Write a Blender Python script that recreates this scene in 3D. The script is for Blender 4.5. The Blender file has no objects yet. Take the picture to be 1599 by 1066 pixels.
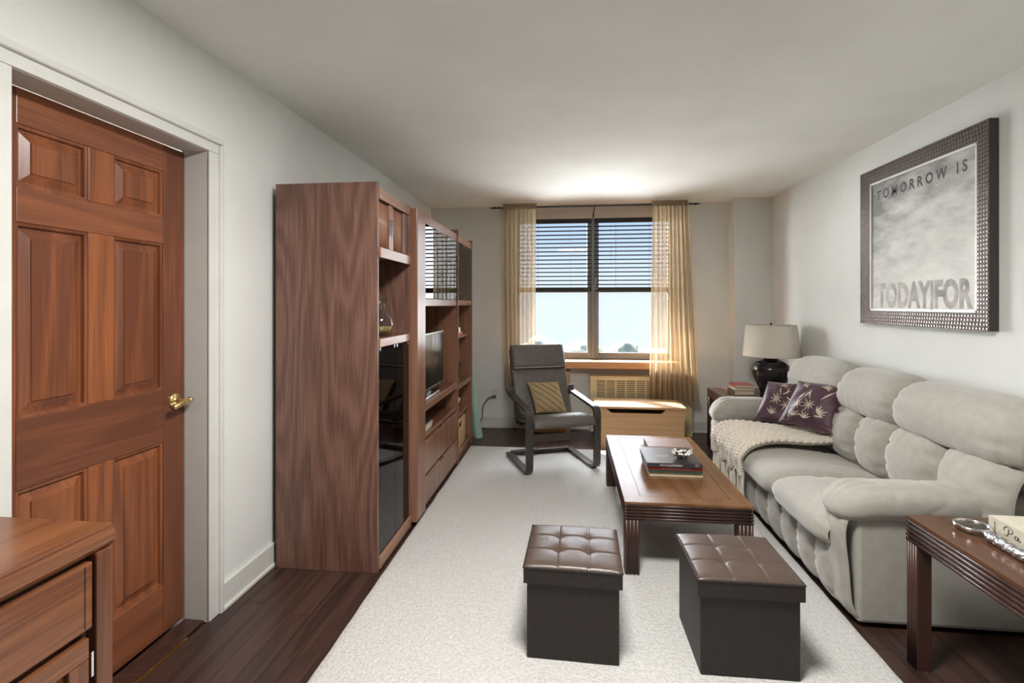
import bpy, bmesh, math, random
from mathutils import Vector, Matrix, noise

random.seed(7)
S = bpy.context.scene
COL = S.collection
R = math.radians
sin, cos, pi = math.sin, math.cos, math.pi

# ------------------------------------------------------------------ camera
F_PX, CX, HY, CAM_H = 790.0, 799.5, 475.0, 1.37
cam = bpy.data.cameras.new('camera')
cam.sensor_width = 36.0
cam.lens = 36.0 * F_PX / 1599.0
cam.shift_y = -(533.0 - HY) / 1599.0
cam.clip_start, cam.clip_end = 0.05, 1000
camo = bpy.data.objects.new('camera', cam)
COL.objects.link(camo)
camo.location = (0, 0, CAM_H)
camo.rotation_euler = (R(90), 0, math.atan((888 - CX) / F_PX))
S.camera = camo

# ------------------------------------------------------------------ view
S.view_settings.view_transform = 'Standard'
S.view_settings.look = 'None'
S.view_settings.gamma = 1.0
S.view_settings.use_curve_mapping = False
S.view_settings.exposure = 0.60
S.cycles.use_denoising = True
S.cycles.max_bounces = 10
S.cycles.diffuse_bounces = 6
S.cycles.transparent_max_bounces = 16
S.cycles.caustics_reflective = False
S.cycles.caustics_refractive = False
S.cycles.sample_clamp_indirect = 6.0

# ------------------------------------------------------------------ sky and lights
w = bpy.data.worlds.new('sky')
S.world = w
w.use_nodes = True
nt = w.node_tree
nt.nodes.clear()
wo = nt.nodes.new('ShaderNodeOutputWorld')
bg = nt.nodes.new('ShaderNodeBackground')
tc = nt.nodes.new('ShaderNodeTexCoord')
sp = nt.nodes.new('ShaderNodeSeparateXYZ')
rp = nt.nodes.new('ShaderNodeValToRGB')
rp.color_ramp.elements[0].position = 0.0
rp.color_ramp.elements[0].color = (0.74, 0.82, 0.90, 1)
rp.color_ramp.elements[1].position = 0.60
rp.color_ramp.elements[1].color = (0.13, 0.33, 0.80, 1)
e = rp.color_ramp.elements.new(0.05); e.color = (0.66, 0.78, 0.92, 1)
e = rp.color_ramp.elements.new(0.22); e.color = (0.25, 0.48, 0.90, 1)
nt.links.new(tc.outputs['Generated'], sp.inputs[0])
nt.links.new(sp.outputs['Z'], rp.inputs[0])
nt.links.new(rp.outputs[0], bg.inputs[0])
bg.inputs[1].default_value = 0.75
nt.links.new(bg.outputs[0], wo.inputs[0])


def sun(name, direction, energy, angle, color):
    l = bpy.data.lights.new(name, 'SUN')
    l.energy, l.angle, l.color = energy, R(angle), color
    o = bpy.data.objects.new(name, l)
    COL.objects.link(o)
    o.location = (0, 9, 6)
    o.rotation_euler = Vector(direction).to_track_quat('-Z', 'Y').to_euler()
    return o


sun('sun', (0.468, -0.58, -0.669), 21.0, 0.6, (1.0, 0.90, 0.72))
sun('hazy_horizon_light', (0.06, -0.99, -0.03), 10.0, 130, (0.98, 0.99, 1.0))
sun('bright_haze_near_sun', (0.57, -0.81, -0.06), 12.5, 58, (1.0, 0.99, 0.96))
sun('bright_sky_light', (0.10, -0.68, -0.74), 12.0, 52, (0.98, 0.99, 1.0))
sun('sunlit_ground_bounce', (0.0, -0.82, 0.57), 4.0, 56, (1.0, 0.98, 0.93))
pl = bpy.data.lights.new('overhead_fill_light', 'AREA')  # added fill light above the view, no fixture belongs to it
pl.shape, pl.size = 'DISK', 0.55
pl.energy, pl.color = 59, (1.0, 0.975, 0.935)
plo = bpy.data.objects.new('overhead_fill_light', pl)
COL.objects.link(plo)
plo.location = (0.05, 1.28, 2.44)

# ------------------------------------------------------------------ helpers
ORG = {}


def cr(pts, n):
    """Catmull-Rom resample of a polyline to n+1 points"""
    P = [Vector(p) for p in pts]
    P = [P[0] * 2 - P[1]] + P + [P[-1] * 2 - P[-2]]
    out = []
    m = len(P) - 3
    for k in range(n + 1):
        t = k / n * m
        i = min(int(t), m - 1)
        t -= i
        a, b, c, d = P[i:i + 4]
        out.append(0.5 * ((2 * b) + (c - a) * t + (2 * a - 5 * b + 4 * c - d) * t * t + (3 * b - a - 3 * c + d) * t ** 3))
    return out


class MB:
    def __init__(s):
        s.v, s.f = [], []

    def add(s, vs, fs):
        o = len(s.v)
        s.v += [tuple(v) for v in vs]
        s.f += [tuple(i + o for i in f) for f in fs]
        return s

    def box(s, x0, x1, y0, y1, z0, z1):
        return s.add([(x0, y0, z0), (x1, y0, z0), (x1, y1, z0), (x0, y1, z0), (x0, y0, z1), (x1, y0, z1), (x1, y1, z1), (x0, y1, z1)],
                     [(0, 3, 2, 1), (4, 5, 6, 7), (0, 1, 5, 4), (1, 2, 6, 5), (2, 3, 7, 6), (3, 0, 4, 7)])

    def obox(s, c, ax, ay, az, hx, hy, hz):
        c, ax, ay, az = Vector(c), Vector(ax).normalized(), Vector(ay).normalized(), Vector(az).normalized()
        vs = [c + ax * hx * i + ay * hy * j + az * hz * k for k in (-1, 1) for (i, j) in ((-1, -1), (1, -1), (1, 1), (-1, 1))]
        return s.add(vs, [(0, 3, 2, 1), (4, 5, 6, 7), (0, 1, 5, 4), (1, 2, 6, 5), (2, 3, 7, 6), (3, 0, 4, 7)])

    def grid(s, pts, close_u=False, close_v=False, flip=False):
        nv, nu = len(pts), len(pts[0])
        vs = [p for row in pts for p in row]
        fs = []
        for j in range(nv - (0 if close_v else 1)):
            for i in range(nu - (0 if close_u else 1)):
                a, b = j * nu + i, j * nu + (i + 1) % nu
                c, d = ((j + 1) % nv) * nu + (i + 1) % nu, ((j + 1) % nv) * nu + i
                fs.append((d, c, b, a) if flip else (a, b, c, d))
        return s.add(vs, fs)

    def lathe(s, prof, c=(0, 0, 0), n=32, flip=False):
        c = Vector(c)
        return s.grid([[c + Vector((r * cos(2 * pi * k / n), r * sin(2 * pi * k / n), z)) for k in range(n)] for r, z in prof], close_u=True, flip=flip)

    def tube(s, path, r, n=8, caps=True, flat=1.0):
        P = [Vector(p) for p in path]
        rows = []
        up = Vector((0, 0, 1))
        for i, p in enumerate(P):
            t = (P[min(i + 1, len(P) - 1)] - P[max(i - 1, 0)]).normalized()
            a = t.cross(up)
            if a.length < 1e-3:
                a = t.cross(Vector((1, 0, 0)))
            a.normalize()
            b = a.cross(t).normalized()
            rr = r[i] if isinstance(r, (list, tuple)) else r
            rows.append([p + a * rr * cos(2 * pi * k / n) + b * rr * flat * sin(2 * pi * k / n) for k in range(n)])
        o = len(s.v)
        s.grid(rows, close_u=True)
        if caps:
            s.f.append(tuple(o + k for k in range(n))[::-1])
            s.f.append(tuple(o + (len(P) - 1) * n + k for k in range(n)))
        return s

    def strip(s, path, x0, x1, th):
        """bent board: (y,z) path swept, width x0..x1, thickness th"""
        P = [Vector((p[0], p[1])) for p in path]
        rows = []
        for i, p in enumerate(P):
            t = (P[min(i + 1, len(P) - 1)] - P[max(i - 1, 0)]).normalized()
            nrm = Vector((-t.y, t.x)) * th / 2
            a, b = p + nrm, p - nrm
            rows.append([(x0, a.x, a.y), (x1, a.x, a.y), (x1, b.x, b.y), (x0, b.x, b.y)])
        o = len(s.v)
        s.grid(rows, close_u=True)
        s.f.append((o, o + 1, o + 2, o + 3))
        k = o + 4 * (len(P) - 1)
        s.f.append((k + 3, k + 2, k + 1, k))
        return s

    def build(s, name, mat, parent=None, smooth=False, bevel=0.0, local=False, seg=2, origin=None):
        o = Vector((0, 0, 0))
        if origin is not None:
            o = Vector(origin)
        elif parent is not None and not local:
            o = Vector(ORG.get(parent.name, (0, 0, 0)))
        me = bpy.data.meshes.new(name)
        me.from_pydata([(Vector(v) - o)[:] for v in s.v], [], s.f)
        me.materials.append(mat)
        bm = bmesh.new(); bm.from_mesh(me)
        bmesh.ops.recalc_face_normals(bm, faces=bm.faces)
        bm.to_mesh(me); bm.free()
        if smooth:
            me.polygons.foreach_set('use_smooth', [True] * len(me.polygons))
        ob = bpy.data.objects.new(name, me)
        COL.objects.link(ob)
        if parent is not None:
            ob.parent = parent
            ORG[ob.name] = tuple(o) if not local else (0, 0, 0)
        else:
            ob.location = o
            ORG[ob.name] = tuple(o)
        if bevel > 0:
            m = ob.modifiers.new('bevel', 'BEVEL')
            m.width, m.segments, m.limit_method, m.angle_limit = bevel, seg, 'ANGLE', R(35)
            m.harden_normals = False
        return ob


def tag(o, label, cat, group=None):
    o['label'] = label
    o['category'] = cat
    if group:
        o['group'] = group
    return o


def thing(name, label, cat, loc=(0, 0, 0), rz=0.0, group=None):
    o = bpy.data.objects.new(name, None)
    o.empty_display_size = 0.05
    COL.objects.link(o)
    o.location = loc
    o.rotation_euler = (0, 0, rz)
    ORG[o.name] = tuple(loc)
    return tag(o, label, cat, group)


def struct(o):
    o['kind'] = 'structure'
    return o


def B(x0, x1, y0, y1, z0, z1):
    return MB().box(x0, x1, y0, y1, z0, z1)


def copy_as(src, parent, loc, label=None):
    c = src.copy()
    COL.objects.link(c)
    c.parent = parent
    c.location = loc
    return c


# ------------------------------------------------------------------ materials
def new_mat(name):
    m = bpy.data.materials.new(name)
    m.use_nodes = True
    n = m.node_tree
    b = n.nodes['Principled BSDF']
    return m, n, b


def plain(name, col, rough=0.6, metal=0.0, noise_amt=0.0, nscale=20, bump=0.0, bscale=200, sheen=0.0, coat=0.0, spec=0.5):
    m, n, b = new_mat(name)
    b.inputs['Base Color'].default_value = (*col, 1)
    b.inputs['Roughness'].default_value = rough
    b.inputs['Metallic'].default_value = metal
    b.inputs['Specular IOR Level'].default_value = spec
    if sheen:
        b.inputs['Sheen Weight'].default_value = sheen
        b.inputs['Sheen Roughness'].default_value = 0.4
    if coat:
        b.inputs['Coat Weight'].default_value = coat
        b.inputs['Coat Roughness'].default_value = 0.08
    tcn = n.nodes.new('ShaderNodeTexCoord')
    if noise_amt:
        t = n.nodes.new('ShaderNodeTexNoise')
        t.inputs['Scale'].default_value = nscale
        t.inputs['Detail'].default_value = 5
        n.links.new(tcn.outputs['Object'], t.inputs['Vector'])
        r = n.nodes.new('ShaderNodeValToRGB')
        r.color_ramp.elements[0].position, r.color_ramp.elements[1].position = 0.3, 0.7
        r.color_ramp.elements[0].color = (*[c * (1 - noise_amt) for c in col], 1)
        r.color_ramp.elements[1].color = (*[min(1, c * (1 + noise_amt)) for c in col], 1)
        n.links.new(t.outputs[0], r.inputs[0])
        n.links.new(r.outputs[0], b.inputs['Base Color'])
    if bump:
        t = n.nodes.new('ShaderNodeTexNoise')
        t.inputs['Scale'].default_value = bscale
        t.inputs['Detail'].default_value = 3
        n.links.new(tcn.outputs['Object'], t.inputs['Vector'])
        bp = n.nodes.new('ShaderNodeBump')
        bp.inputs['Strength'].default_value = bump
        bp.inputs['Distance'].default_value = 0.01
        n.links.new(t.outputs[0], bp.inputs['Height'])
        n.links.new(bp.outputs[0], b.inputs['Normal'])
    return m


def wood(name, light, dark, axis='Z', rough=0.4, coat=0.0, contour=0.5, fine=0.35, across=4.0, along=0.45, freq=34.0, rand=0.12, spec=0.5):
    m, n, b = new_mat(name)
    L = n.links.new
    tcn = n.nodes.new('ShaderNodeTexCoord')
    oi = n.nodes.new('ShaderNodeObjectInfo')
    off = n.nodes.new('ShaderNodeVectorMath'); off.operation = 'SCALE'
    cmb = n.nodes.new('ShaderNodeCombineXYZ')
    for k in range(3):
        L(oi.outputs['Random'], cmb.inputs[k])
    L(cmb.outputs[0], off.inputs[0]); off.inputs['Scale'].default_value = 3.7
    add = n.nodes.new('ShaderNodeVectorMath'); add.operation = 'ADD'
    L(tcn.outputs['Object'], add.inputs[0]); L(off.outputs[0], add.inputs[1])
    mp = n.nodes.new('ShaderNodeMapping')
    sc = {'X': (along, across, across), 'Y': (across, along, across), 'Z': (across, across, along)}[axis]
    mp.inputs['Scale'].default_value = sc
    L(add.outputs[0], mp.inputs[0])
    t = n.nodes.new('ShaderNodeTexNoise')
    t.inputs['Scale'].default_value = 1.0; t.inputs['Detail'].default_value = 2.0; t.inputs['Roughness'].default_value = 0.45
    L(mp.outputs[0], t.inputs['Vector'])
    mul = n.nodes.new('ShaderNodeMath'); mul.operation = 'MULTIPLY'; mul.inputs[1].default_value = freq
    L(t.outputs[0], mul.inputs[0])
    sn = n.nodes.new('ShaderNodeMath'); sn.operation = 'SINE'
    L(mul.outputs[0], sn.inputs[0])
    ab = n.nodes.new('ShaderNodeMath'); ab.operation = 'MULTIPLY_ADD'; ab.inputs[1].default_value = 0.5; ab.inputs[2].default_value = 0.5
    L(sn.outputs[0], ab.inputs[0])
    # fine pores
    mp2 = n.nodes.new('ShaderNodeMapping')
    fs = {'X': (4, 160, 160), 'Y': (160, 4, 160), 'Z': (160, 160, 4)}[axis]
    mp2.inputs['Scale'].default_value = fs
    L(add.outputs[0], mp2.inputs[0])
    t2 = n.nodes.new('ShaderNodeTexNoise')
    t2.inputs['Scale'].default_value = 1.0; t2.inputs['Detail'].default_value = 4.0
    L(mp2.outputs[0], t2.inputs['Vector'])
    m1 = n.nodes.new('ShaderNodeMath'); m1.operation = 'MULTIPLY'; m1.inputs[1].default_value = contour
    L(ab.outputs[0], m1.inputs[0])
    m2 = n.nodes.new('ShaderNodeMath'); m2.operation = 'MULTIPLY_ADD'; m2.inputs[1].default_value = fine * 1.6
    L(t2.outputs[0], m2.inputs[0]); L(m1.outputs[0], m2.inputs[2])
    m3 = n.nodes.new('ShaderNodeMath'); m3.operation = 'MULTIPLY_ADD'; m3.inputs[1].default_value = rand * 2
    L(oi.outputs['Random'], m3.inputs[0]); L(m2.outputs[0], m3.inputs[2])
    r = n.nodes.new('ShaderNodeValToRGB')
    r.color_ramp.elements[0].position, r.color_ramp.elements[1].position = 0.1, 0.95
    r.color_ramp.elements[0].color = (*light, 1)
    r.color_ramp.elements[1].color = (*dark, 1)
    L(m3.outputs[0], r.inputs[0])
    L(r.outputs[0], b.inputs['Base Color'])
    b.inputs['Roughness'].default_value = rough
    b.inputs['Specular IOR Level'].default_value = spec
    if coat:
        b.inputs['Coat Weight'].default_value = coat
        b.inputs['Coat Roughness'].default_value = 0.06
    bp = n.nodes.new('ShaderNodeBump')
    bp.inputs['Strength'].default_value = 0.12; bp.inputs['Distance'].default_value = 0.002
    L(t2.outputs[0], bp.inputs['Height']); L(bp.outputs[0], b.inputs['Normal'])
    return m


def glass_mat(name, tint, refl_ior=1.5, veil=0.0, veil_col=(0.8, 0.8, 0.8)):
    m = bpy.data.materials.new(name)
    m.use_nodes = True
    n = m.node_tree
    n.nodes.clear()
    out = n.nodes.new('ShaderNodeOutputMaterial')
    tr = n.nodes.new('ShaderNodeBsdfTransparent'); tr.inputs[0].default_value = (*tint, 1)
    gl = n.nodes.new('ShaderNodeBsdfGlossy'); gl.inputs['Roughness'].default_value = 0.01
    lw = n.nodes.new('ShaderNodeLayerWeight'); lw.inputs[0].default_value = 0.5
    pw = n.nodes.new('ShaderNodeMath'); pw.operation = 'POWER'; pw.inputs[1].default_value = 5.0
    fr = n.nodes.new('ShaderNodeMath'); fr.operation = 'MULTIPLY_ADD'
    f0 = ((refl_ior - 1) / (refl_ior + 1)) ** 2
    fr.inputs[1].default_value = 1 - f0
    fr.inputs[2].default_value = f0
    fr.use_clamp = True
    n.links.new(lw.outputs['Facing'], pw.inputs[0]); n.links.new(pw.outputs[0], fr.inputs[0])
    mx = n.nodes.new('ShaderNodeMixShader')
    n.links.new(fr.outputs[0], mx.inputs[0]); n.links.new(tr.outputs[0], mx.inputs[1]); n.links.new(gl.outputs[0], mx.inputs[2])
    last = mx
    if veil:
        tl = n.nodes.new('ShaderNodeBsdfTranslucent'); tl.inputs[0].default_value = (*veil_col, 1)
        m2 = n.nodes.new('ShaderNodeMixShader'); m2.inputs[0].default_value = veil
        n.links.new(mx.outputs[0], m2.inputs[1]); n.links.new(tl.outputs[0], m2.inputs[2])
        last = m2
    n.links.new(last.outputs[0], out.inputs[0])
    return m


def sheer_mat(name, col, opacity, trans=0.55):
    m = bpy.data.materials.new(name)
    m.use_nodes = True
    n = m.node_tree
    n.nodes.clear()
    out = n.nodes.new('ShaderNodeOutputMaterial')
    tr = n.nodes.new('ShaderNodeBsdfTransparent')
    df = n.nodes.new('ShaderNodeBsdfDiffuse'); df.inputs[0].default_value = (*col, 1)
    tl = n.nodes.new('ShaderNodeBsdfTranslucent'); tl.inputs[0].default_value = (*[min(1, c * 1.1) for c in col], 1)
    m1 = n.nodes.new('ShaderNodeMixShader'); m1.inputs[0].default_value = trans
    m2 = n.nodes.new('ShaderNodeMixShader')
    tcn = n.nodes.new('ShaderNodeTexCoord')
    mp = n.nodes.new('ShaderNodeMapping'); mp.inputs['Scale'].default_value = (160, 160, 2)
    t = n.nodes.new('ShaderNodeTexNoise'); t.inputs['Scale'].default_value = 1
    mr = n.nodes.new('ShaderNodeMapRange')
    mr.inputs[1].default_value, mr.inputs[2].default_value = 0.3, 0.7
    mr.inputs[3].default_value, mr.inputs[4].default_value = opacity - 0.12, opacity + 0.12
    n.links.new(tcn.outputs['Object'], mp.inputs[0]); n.links.new(mp.outputs[0], t.inputs['Vector']); n.links.new(t.outputs[0], mr.inputs[0])
    n.links.new(mr.outputs[0], m2.inputs[0])
    n.links.new(df.outputs[0], m1.inputs[1]); n.links.new(tl.outputs[0], m1.inputs[2])
    n.links.new(tr.outputs[0], m2.inputs[1]); n.links.new(m1.outputs[0], m2.inputs[2])
    n.links.new(m2.outputs[0], out.inputs[0])
    return m


M = {}
M['wall'] = plain('wall_paint', (0.70, 0.71, 0.69), 0.75, noise_amt=0.03, nscale=3, bump=0.05, bscale=60)
M['ceil'] = plain('ceiling_paint', (0.79, 0.80, 0.775), 0.8, noise_amt=0.04, nscale=2.2, bump=0.08, bscale=14)
M['trim'] = plain('trim_paint', (0.62, 0.62, 0.59), 0.4, noise_amt=0.03, nscale=9)
M['floor'] = wood('dark_floor_wood', (0.080, 0.040, 0.029), (0.028, 0.014, 0.011), 'Y', 0.38, contour=0.35, across=9, along=0.7, rand=0.16)
M['floor_base'] = plain('floor_joint', (0.03, 0.015, 0.01), 0.7)
M['door'] = wood('door_wood', (0.39, 0.128, 0.044), (0.13, 0.042, 0.020), 'Z', 0.33, contour=0.25, fine=0.50, across=6, along=0.5, rand=0.22)
M['doorH'] = wood('door_wood_cross', (0.33, 0.110, 0.046), (0.12, 0.042, 0.022), 'Y', 0.33, contour=0.25, fine=0.50, across=6, along=0.5, rand=0.22)
M['oak'] = wood('cabinet_oak_upright', (0.31, 0.165, 0.118), (0.11, 0.054, 0.040), 'Z', 0.38, contour=0.24, fine=0.70, across=3.0, along=0.42, freq=95, rand=0.05)
M['oakY'] = wood('cabinet_oak_lengthwise', (0.24, 0.112, 0.068), (0.09, 0.04, 0.026), 'Y', 0.30, contour=0.35, fine=0.4, across=5, along=0.4, freq=40, rand=0.08)
M['oakF'] = wood('cabinet_oak_front', (0.33, 0.165, 0.10), (0.16, 0.07, 0.042), 'Z', 0.27, contour=0.28, fine=0.35, across=6, along=0.4, freq=30, rand=0.08)
M['oakFY'] = wood('cabinet_oak_rail', (0.36, 0.19, 0.12), (0.18, 0.082, 0.05), 'Y', 0.25, contour=0.28, fine=0.35, across=6, along=0.4, freq=30, rand=0.08)
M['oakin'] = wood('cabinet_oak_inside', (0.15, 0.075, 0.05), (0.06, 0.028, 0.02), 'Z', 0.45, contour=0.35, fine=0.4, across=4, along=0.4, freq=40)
M['dresser'] = wood('dresser_wood', (0.30, 0.115, 0.042), (0.115, 0.040, 0.018), 'Y', 0.30, coat=0.15, contour=0.22, fine=0.6, across=8, along=0.5)
M['dresserZ'] = wood('dresser_wood_upright', (0.25, 0.092, 0.040), (0.10, 0.036, 0.018), 'Z', 0.32, contour=0.22, fine=0.6, across=8, along=0.5)
M['table'] = wood('table_top_wood', (0.235, 0.115, 0.048), (0.105, 0.046, 0.022), 'Y', 0.20, spec=0.35, contour=0.3, fine=0.3, across=5, along=0.4)
M['tabled'] = wood('table_dark_wood', (0.085, 0.036, 0.026), (0.035, 0.016, 0.013), 'Z', 0.36, contour=0.3, fine=0.4, across=7, along=0.5)
M['endtop'] = wood('end_table_top_wood', (0.13, 0.058, 0.030), (0.055, 0.025, 0.016), 'Y', 0.20, spec=0.35, contour=0.3, fine=0.3, across=5, along=0.4)
M['pine'] = wood('pine_wood', (0.50, 0.31, 0.165), (0.36, 0.20, 0.095), 'X', 0.5, spec=0.3, contour=0.3, fine=0.25, across=7, along=0.5)
M['sillw'] = wood('sill_wood', (0.60, 0.33, 0.15), (0.42, 0.20, 0.09), 'X', 0.35, contour=0.3, fine=0.25, across=9, along=0.5)
M['black_wood'] = plain('brown_black_wood', (0.045, 0.038, 0.034), 0.28, noise_amt=0.15, nscale=30)
M['rug'] = plain('rug_pile', (0.58, 0.57, 0.55), 0.95, noise_amt=0.13, nscale=75, bump=1.0, bscale=95, sheen=0.25)
M['rug_pile'] = plain('rug_tufts', (0.60, 0.57, 0.515), 0.95, noise_amt=0.08, nscale=9, sheen=0.25)
M['velvet'] = plain('sofa_microfibre', (0.365, 0.346, 0.304), 0.85, noise_amt=0.06, nscale=26, bump=0.10, bscale=240, sheen=0.45)
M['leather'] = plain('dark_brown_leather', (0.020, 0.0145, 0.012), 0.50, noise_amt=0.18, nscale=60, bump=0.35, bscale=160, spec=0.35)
M['leather_lit_top'] = plain('brown_leather_lit_top', (0.075, 0.050, 0.040), 0.30, noise_amt=0.10, nscale=30, bump=0.10, bscale=240)  # paler copy of the leather, window light put into the colour of the tops
M['grey_leather'] = plain('grey_brown_leather', (0.10, 0.086, 0.074), 0.45, noise_amt=0.2, nscale=60, bump=0.25, bscale=160)
M['mustard'] = plain('mustard_cushion_cloth', (0.33, 0.24, 0.125), 0.85, noise_amt=0.12, nscale=60, bump=0.2, bscale=220, sheen=0.2)
M['purple'] = plain('purple_satin', (0.062, 0.021, 0.037), 0.55, noise_amt=0.30, nscale=9, bump=0.10, bscale=30, sheen=0.5)
M['embroid'] = plain('cream_embroidery', (0.52, 0.44, 0.34), 0.6, noise_amt=0.25, nscale=40)
M['wool'] = plain('chunky_wool', (0.66, 0.60, 0.51), 0.9, noise_amt=0.08, nscale=60, bump=0.4, bscale=260, sheen=0.3)
M['brass'] = plain('brass', (0.78, 0.58, 0.26), 0.2, 1.0)
M['chrome'] = plain('chrome', (0.75, 0.75, 0.76), 0.15, 1.0)
M['silver'] = plain('engraved_silver', (0.42, 0.42, 0.44), 0.32, 0.9, bump=0.9, bscale=70)
M['black'] = plain('black_plastic', (0.012, 0.012, 0.013), 0.25)
M['iron'] = plain('black_iron', (0.03, 0.028, 0.03), 0.45, 0.4)
M['screen'] = plain('tv_screen_glass', (0.012, 0.012, 0.014), 0.06)
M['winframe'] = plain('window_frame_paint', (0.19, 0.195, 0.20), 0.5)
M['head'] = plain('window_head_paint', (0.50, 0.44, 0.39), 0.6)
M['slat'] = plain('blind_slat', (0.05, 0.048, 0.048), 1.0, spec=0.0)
M['cord'] = plain('blind_cord', (0.42, 0.38, 0.32), 0.8)
M['rad'] = plain('cream_enamel', (0.66, 0.53, 0.31), 0.4, noise_amt=0.03, nscale=10)
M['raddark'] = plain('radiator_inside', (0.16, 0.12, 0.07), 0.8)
M['shade'] = plain('lamp_shade_linen', (0.60, 0.555, 0.475), 0.85, bump=0.15, bscale=260)
M['glaze'] = plain('black_ceramic_glaze', (0.018, 0.016, 0.017), 0.16, noise_amt=0.3, nscale=20)
M['paper'] = plain('book_pages', (0.62, 0.56, 0.42), 0.9)
M['white'] = plain('white_ceramic', (0.75, 0.74, 0.71), 0.3)
M['mint'] = plain('mint_cotton', (0.33, 0.50, 0.41), 0.9, noise_amt=0.05, nscale=30)
M['art'] = None
M['pane'] = glass_mat('window_pane_glass', (0.97, 0.985, 1.0), 1.18, veil=0.003, veil_col=(0.9, 0.93, 0.98))
M['smoke'] = glass_mat('smoked_glass', (0.34, 0.32, 0.30), 1.45)
M['mirrorglass'] = glass_mat('tinted_reflective_glass', (0.35, 0.32, 0.28), 1.45)
M['clear'] = glass_mat('clear_glass', (0.90, 0.92, 0.90), 1.45)
M['lens'] = glass_mat('lens_glass', (0.75, 0.78, 0.72), 1.6)
M['sheer'] = sheer_mat('sheer_gold_curtain', (0.46, 0.355, 0.23), 0.77, 0.48)
M['plastic'] = plain('white_plastic', (0.62, 0.61, 0.56), 0.4)
M['cable'] = plain('dark_cable', (0.10, 0.09, 0.08), 0.5)
M['cablel'] = plain('pale_cable', (0.52, 0.50, 0.45), 0.5)
M['foliage'] = plain('haze_tinted_foliage', (0.27, 0.29, 0.23), 0.9, noise_amt=0.3, nscale=0.5)  # pale base colour carries the haze of distance
M['grass'] = plain('distant_grass', (0.16, 0.18, 0.12), 0.95, noise_amt=0.2, nscale=0.05)
M['crate'] = wood('crate_wood', (0.62, 0.44, 0.25), (0.46, 0.30, 0.15), 'Y', 0.5, contour=0.2, fine=0.25)

# ------------------------------------------------------------------ room shell
XL, XR, YB, YR, ZC = -1.55, 2.06, 5.60, -2.6, 2.46
T = 0.12
WX0, WX1, WZ0, WZ1 = -0.585, 1.115, 0.765, 2.385        # window opening
DY0, DY1, DZ = 1.238, 2.028, 2.035                       # door opening

floor = struct(B(XL - T - 0.05, XR + T, YR - T, YB + 0.2, -0.10, -0.012).build('floor', M['floor_base']))
bw = 0.083
nb = int((XR - XL) / bw) + 1
meshes = {}
for i in range(nb):
    x0 = XL + i * bw
    x1 = min(x0 + bw, XR)
    if x1 - x0 < 0.01:
        continue
    y = YR + 0.02
    k = 0
    cut = 1.1 + 0.9 * random.random()
    while y < YB - 0.05:
        y1 = min(y + cut, YB)
        b = B(x0 + 0.0006, x1 - 0.0006, y + 0.0008, y1 - 0.0008, -0.012, 0.0).build('floorboard', M['floor'], floor)
        y = y1
        cut = 1.5 + 1.1 * random.random()

struct(B(XL - T, XR + T, YR - T, YB + 0.2, ZC, ZC + 0.1).build('ceiling', M['ceil']))
wl = MB()
wl.box(XL - T, XL, YR, DY0, 0, ZC).box(XL - T, XL, DY1, YB, 0, ZC).box(XL - T, XL, DY0, DY1, DZ, ZC)
struct(wl.build('wall_left', M['wall']))
struct(B(XR, XR + T, YR, YB + 0.2, 0, ZC).build('wall_right', M['wall']))
struct(B(XL - T, XR + T, YR - T, YR, 0, ZC).build('wall_rear', M['wall']))
wb = MB()
TB = 0.14
wb.box(XL - T, WX0, YB, YB + TB, 0, ZC).box(WX1, XR, YB, YB + TB, 0, ZC).box(WX0, WX1, YB, YB + TB, 0, WZ0).box(WX0, WX1, YB, YB + TB, WZ1, ZC)
struct(wb.build('wall_back', M['wall']))
struct(B(1.69, XR, 5.415, YB, 0, ZC).build('wall_pier', M['wall'], bevel=0.004))
# unseen backing added behind the door leaf to stop light leaking under it
struct(B(XL - T - 0.10, XL - T - 0.04, DY0 - 0.15, DY1 + 0.15, -0.1, DZ + 0.15).build('wall_light_stop', M['wall']))


def baseboard(name, x0, x1, y0, y1, side):
    b = MB()
    b.box(x0, x1, y0, y1, 0, 0.12)
    if side == 'left':
        b.box(x0, x1 + 0.010, y0, y1, 0, 0.018)
    else:
        b.box(x0, x1, y0 - 0.010, y1, 0, 0.018)
    return struct(b.build(name, M['trim'], bevel=0.004))


baseboard('baseboard_left', XL, XL + 0.016, 2.10, YB, 'left')
baseboard('baseboard_left_rear', XL, XL + 0.016, YR, 1.15, 'left')
baseboard('baseboard_back', XL + 0.02, 1.688, YB - 0.016, YB, 'back')
baseboard('baseboard_pier', 1.69, XR, 5.399, 5.415, 'back')

# door casing: stepped moulding and jambs
tr = struct(B(XL - T, XL - 0.105, DY1 - 0.004, DY1 + 0.03, 0, DZ).build('trim_1', M['trim']))
for (y0, y1, z0, z1) in ((DY1 - 0.006, DY1 + 0.070, 0.0, DZ + 0.062), (DY0 - 0.085, DY0 + 0.006, 0.0, DZ + 0.062)):
    far = y0 > 1.6
    B(XL - 0.105, XL + 0.004, DY1 - 0.006 if far else DY0 - 0.012, DY1 + 0.010 if far else DY0 + 0.006, 0, DZ).build('jamb', M['trim'], tr)
    B(XL - 0.002, XL + 0.012, y0, y1, 0, DZ - 0.003).build('casing', M['trim'], tr, bevel=0.003)
    yb0, yb1 = (y1 - 0.022, y1 + 0.002) if far else (y0 - 0.002, y0 + 0.022)
    B(XL, XL + 0.026, yb0, yb1, 0, z1 - 0.024).build('backband', M['trim'], tr, bevel=0.006)
B(XL - 0.105, XL + 0.004, DY0, DY1, DZ - 0.004, DZ + 0.012).build('jamb', M['trim'], tr)
B(XL - 0.002, XL + 0.012, DY0 - 0.085, DY1 + 0.070, DZ - 0.002, DZ + 0.062).build('casing', M['trim'], tr, bevel=0.003)
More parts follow.
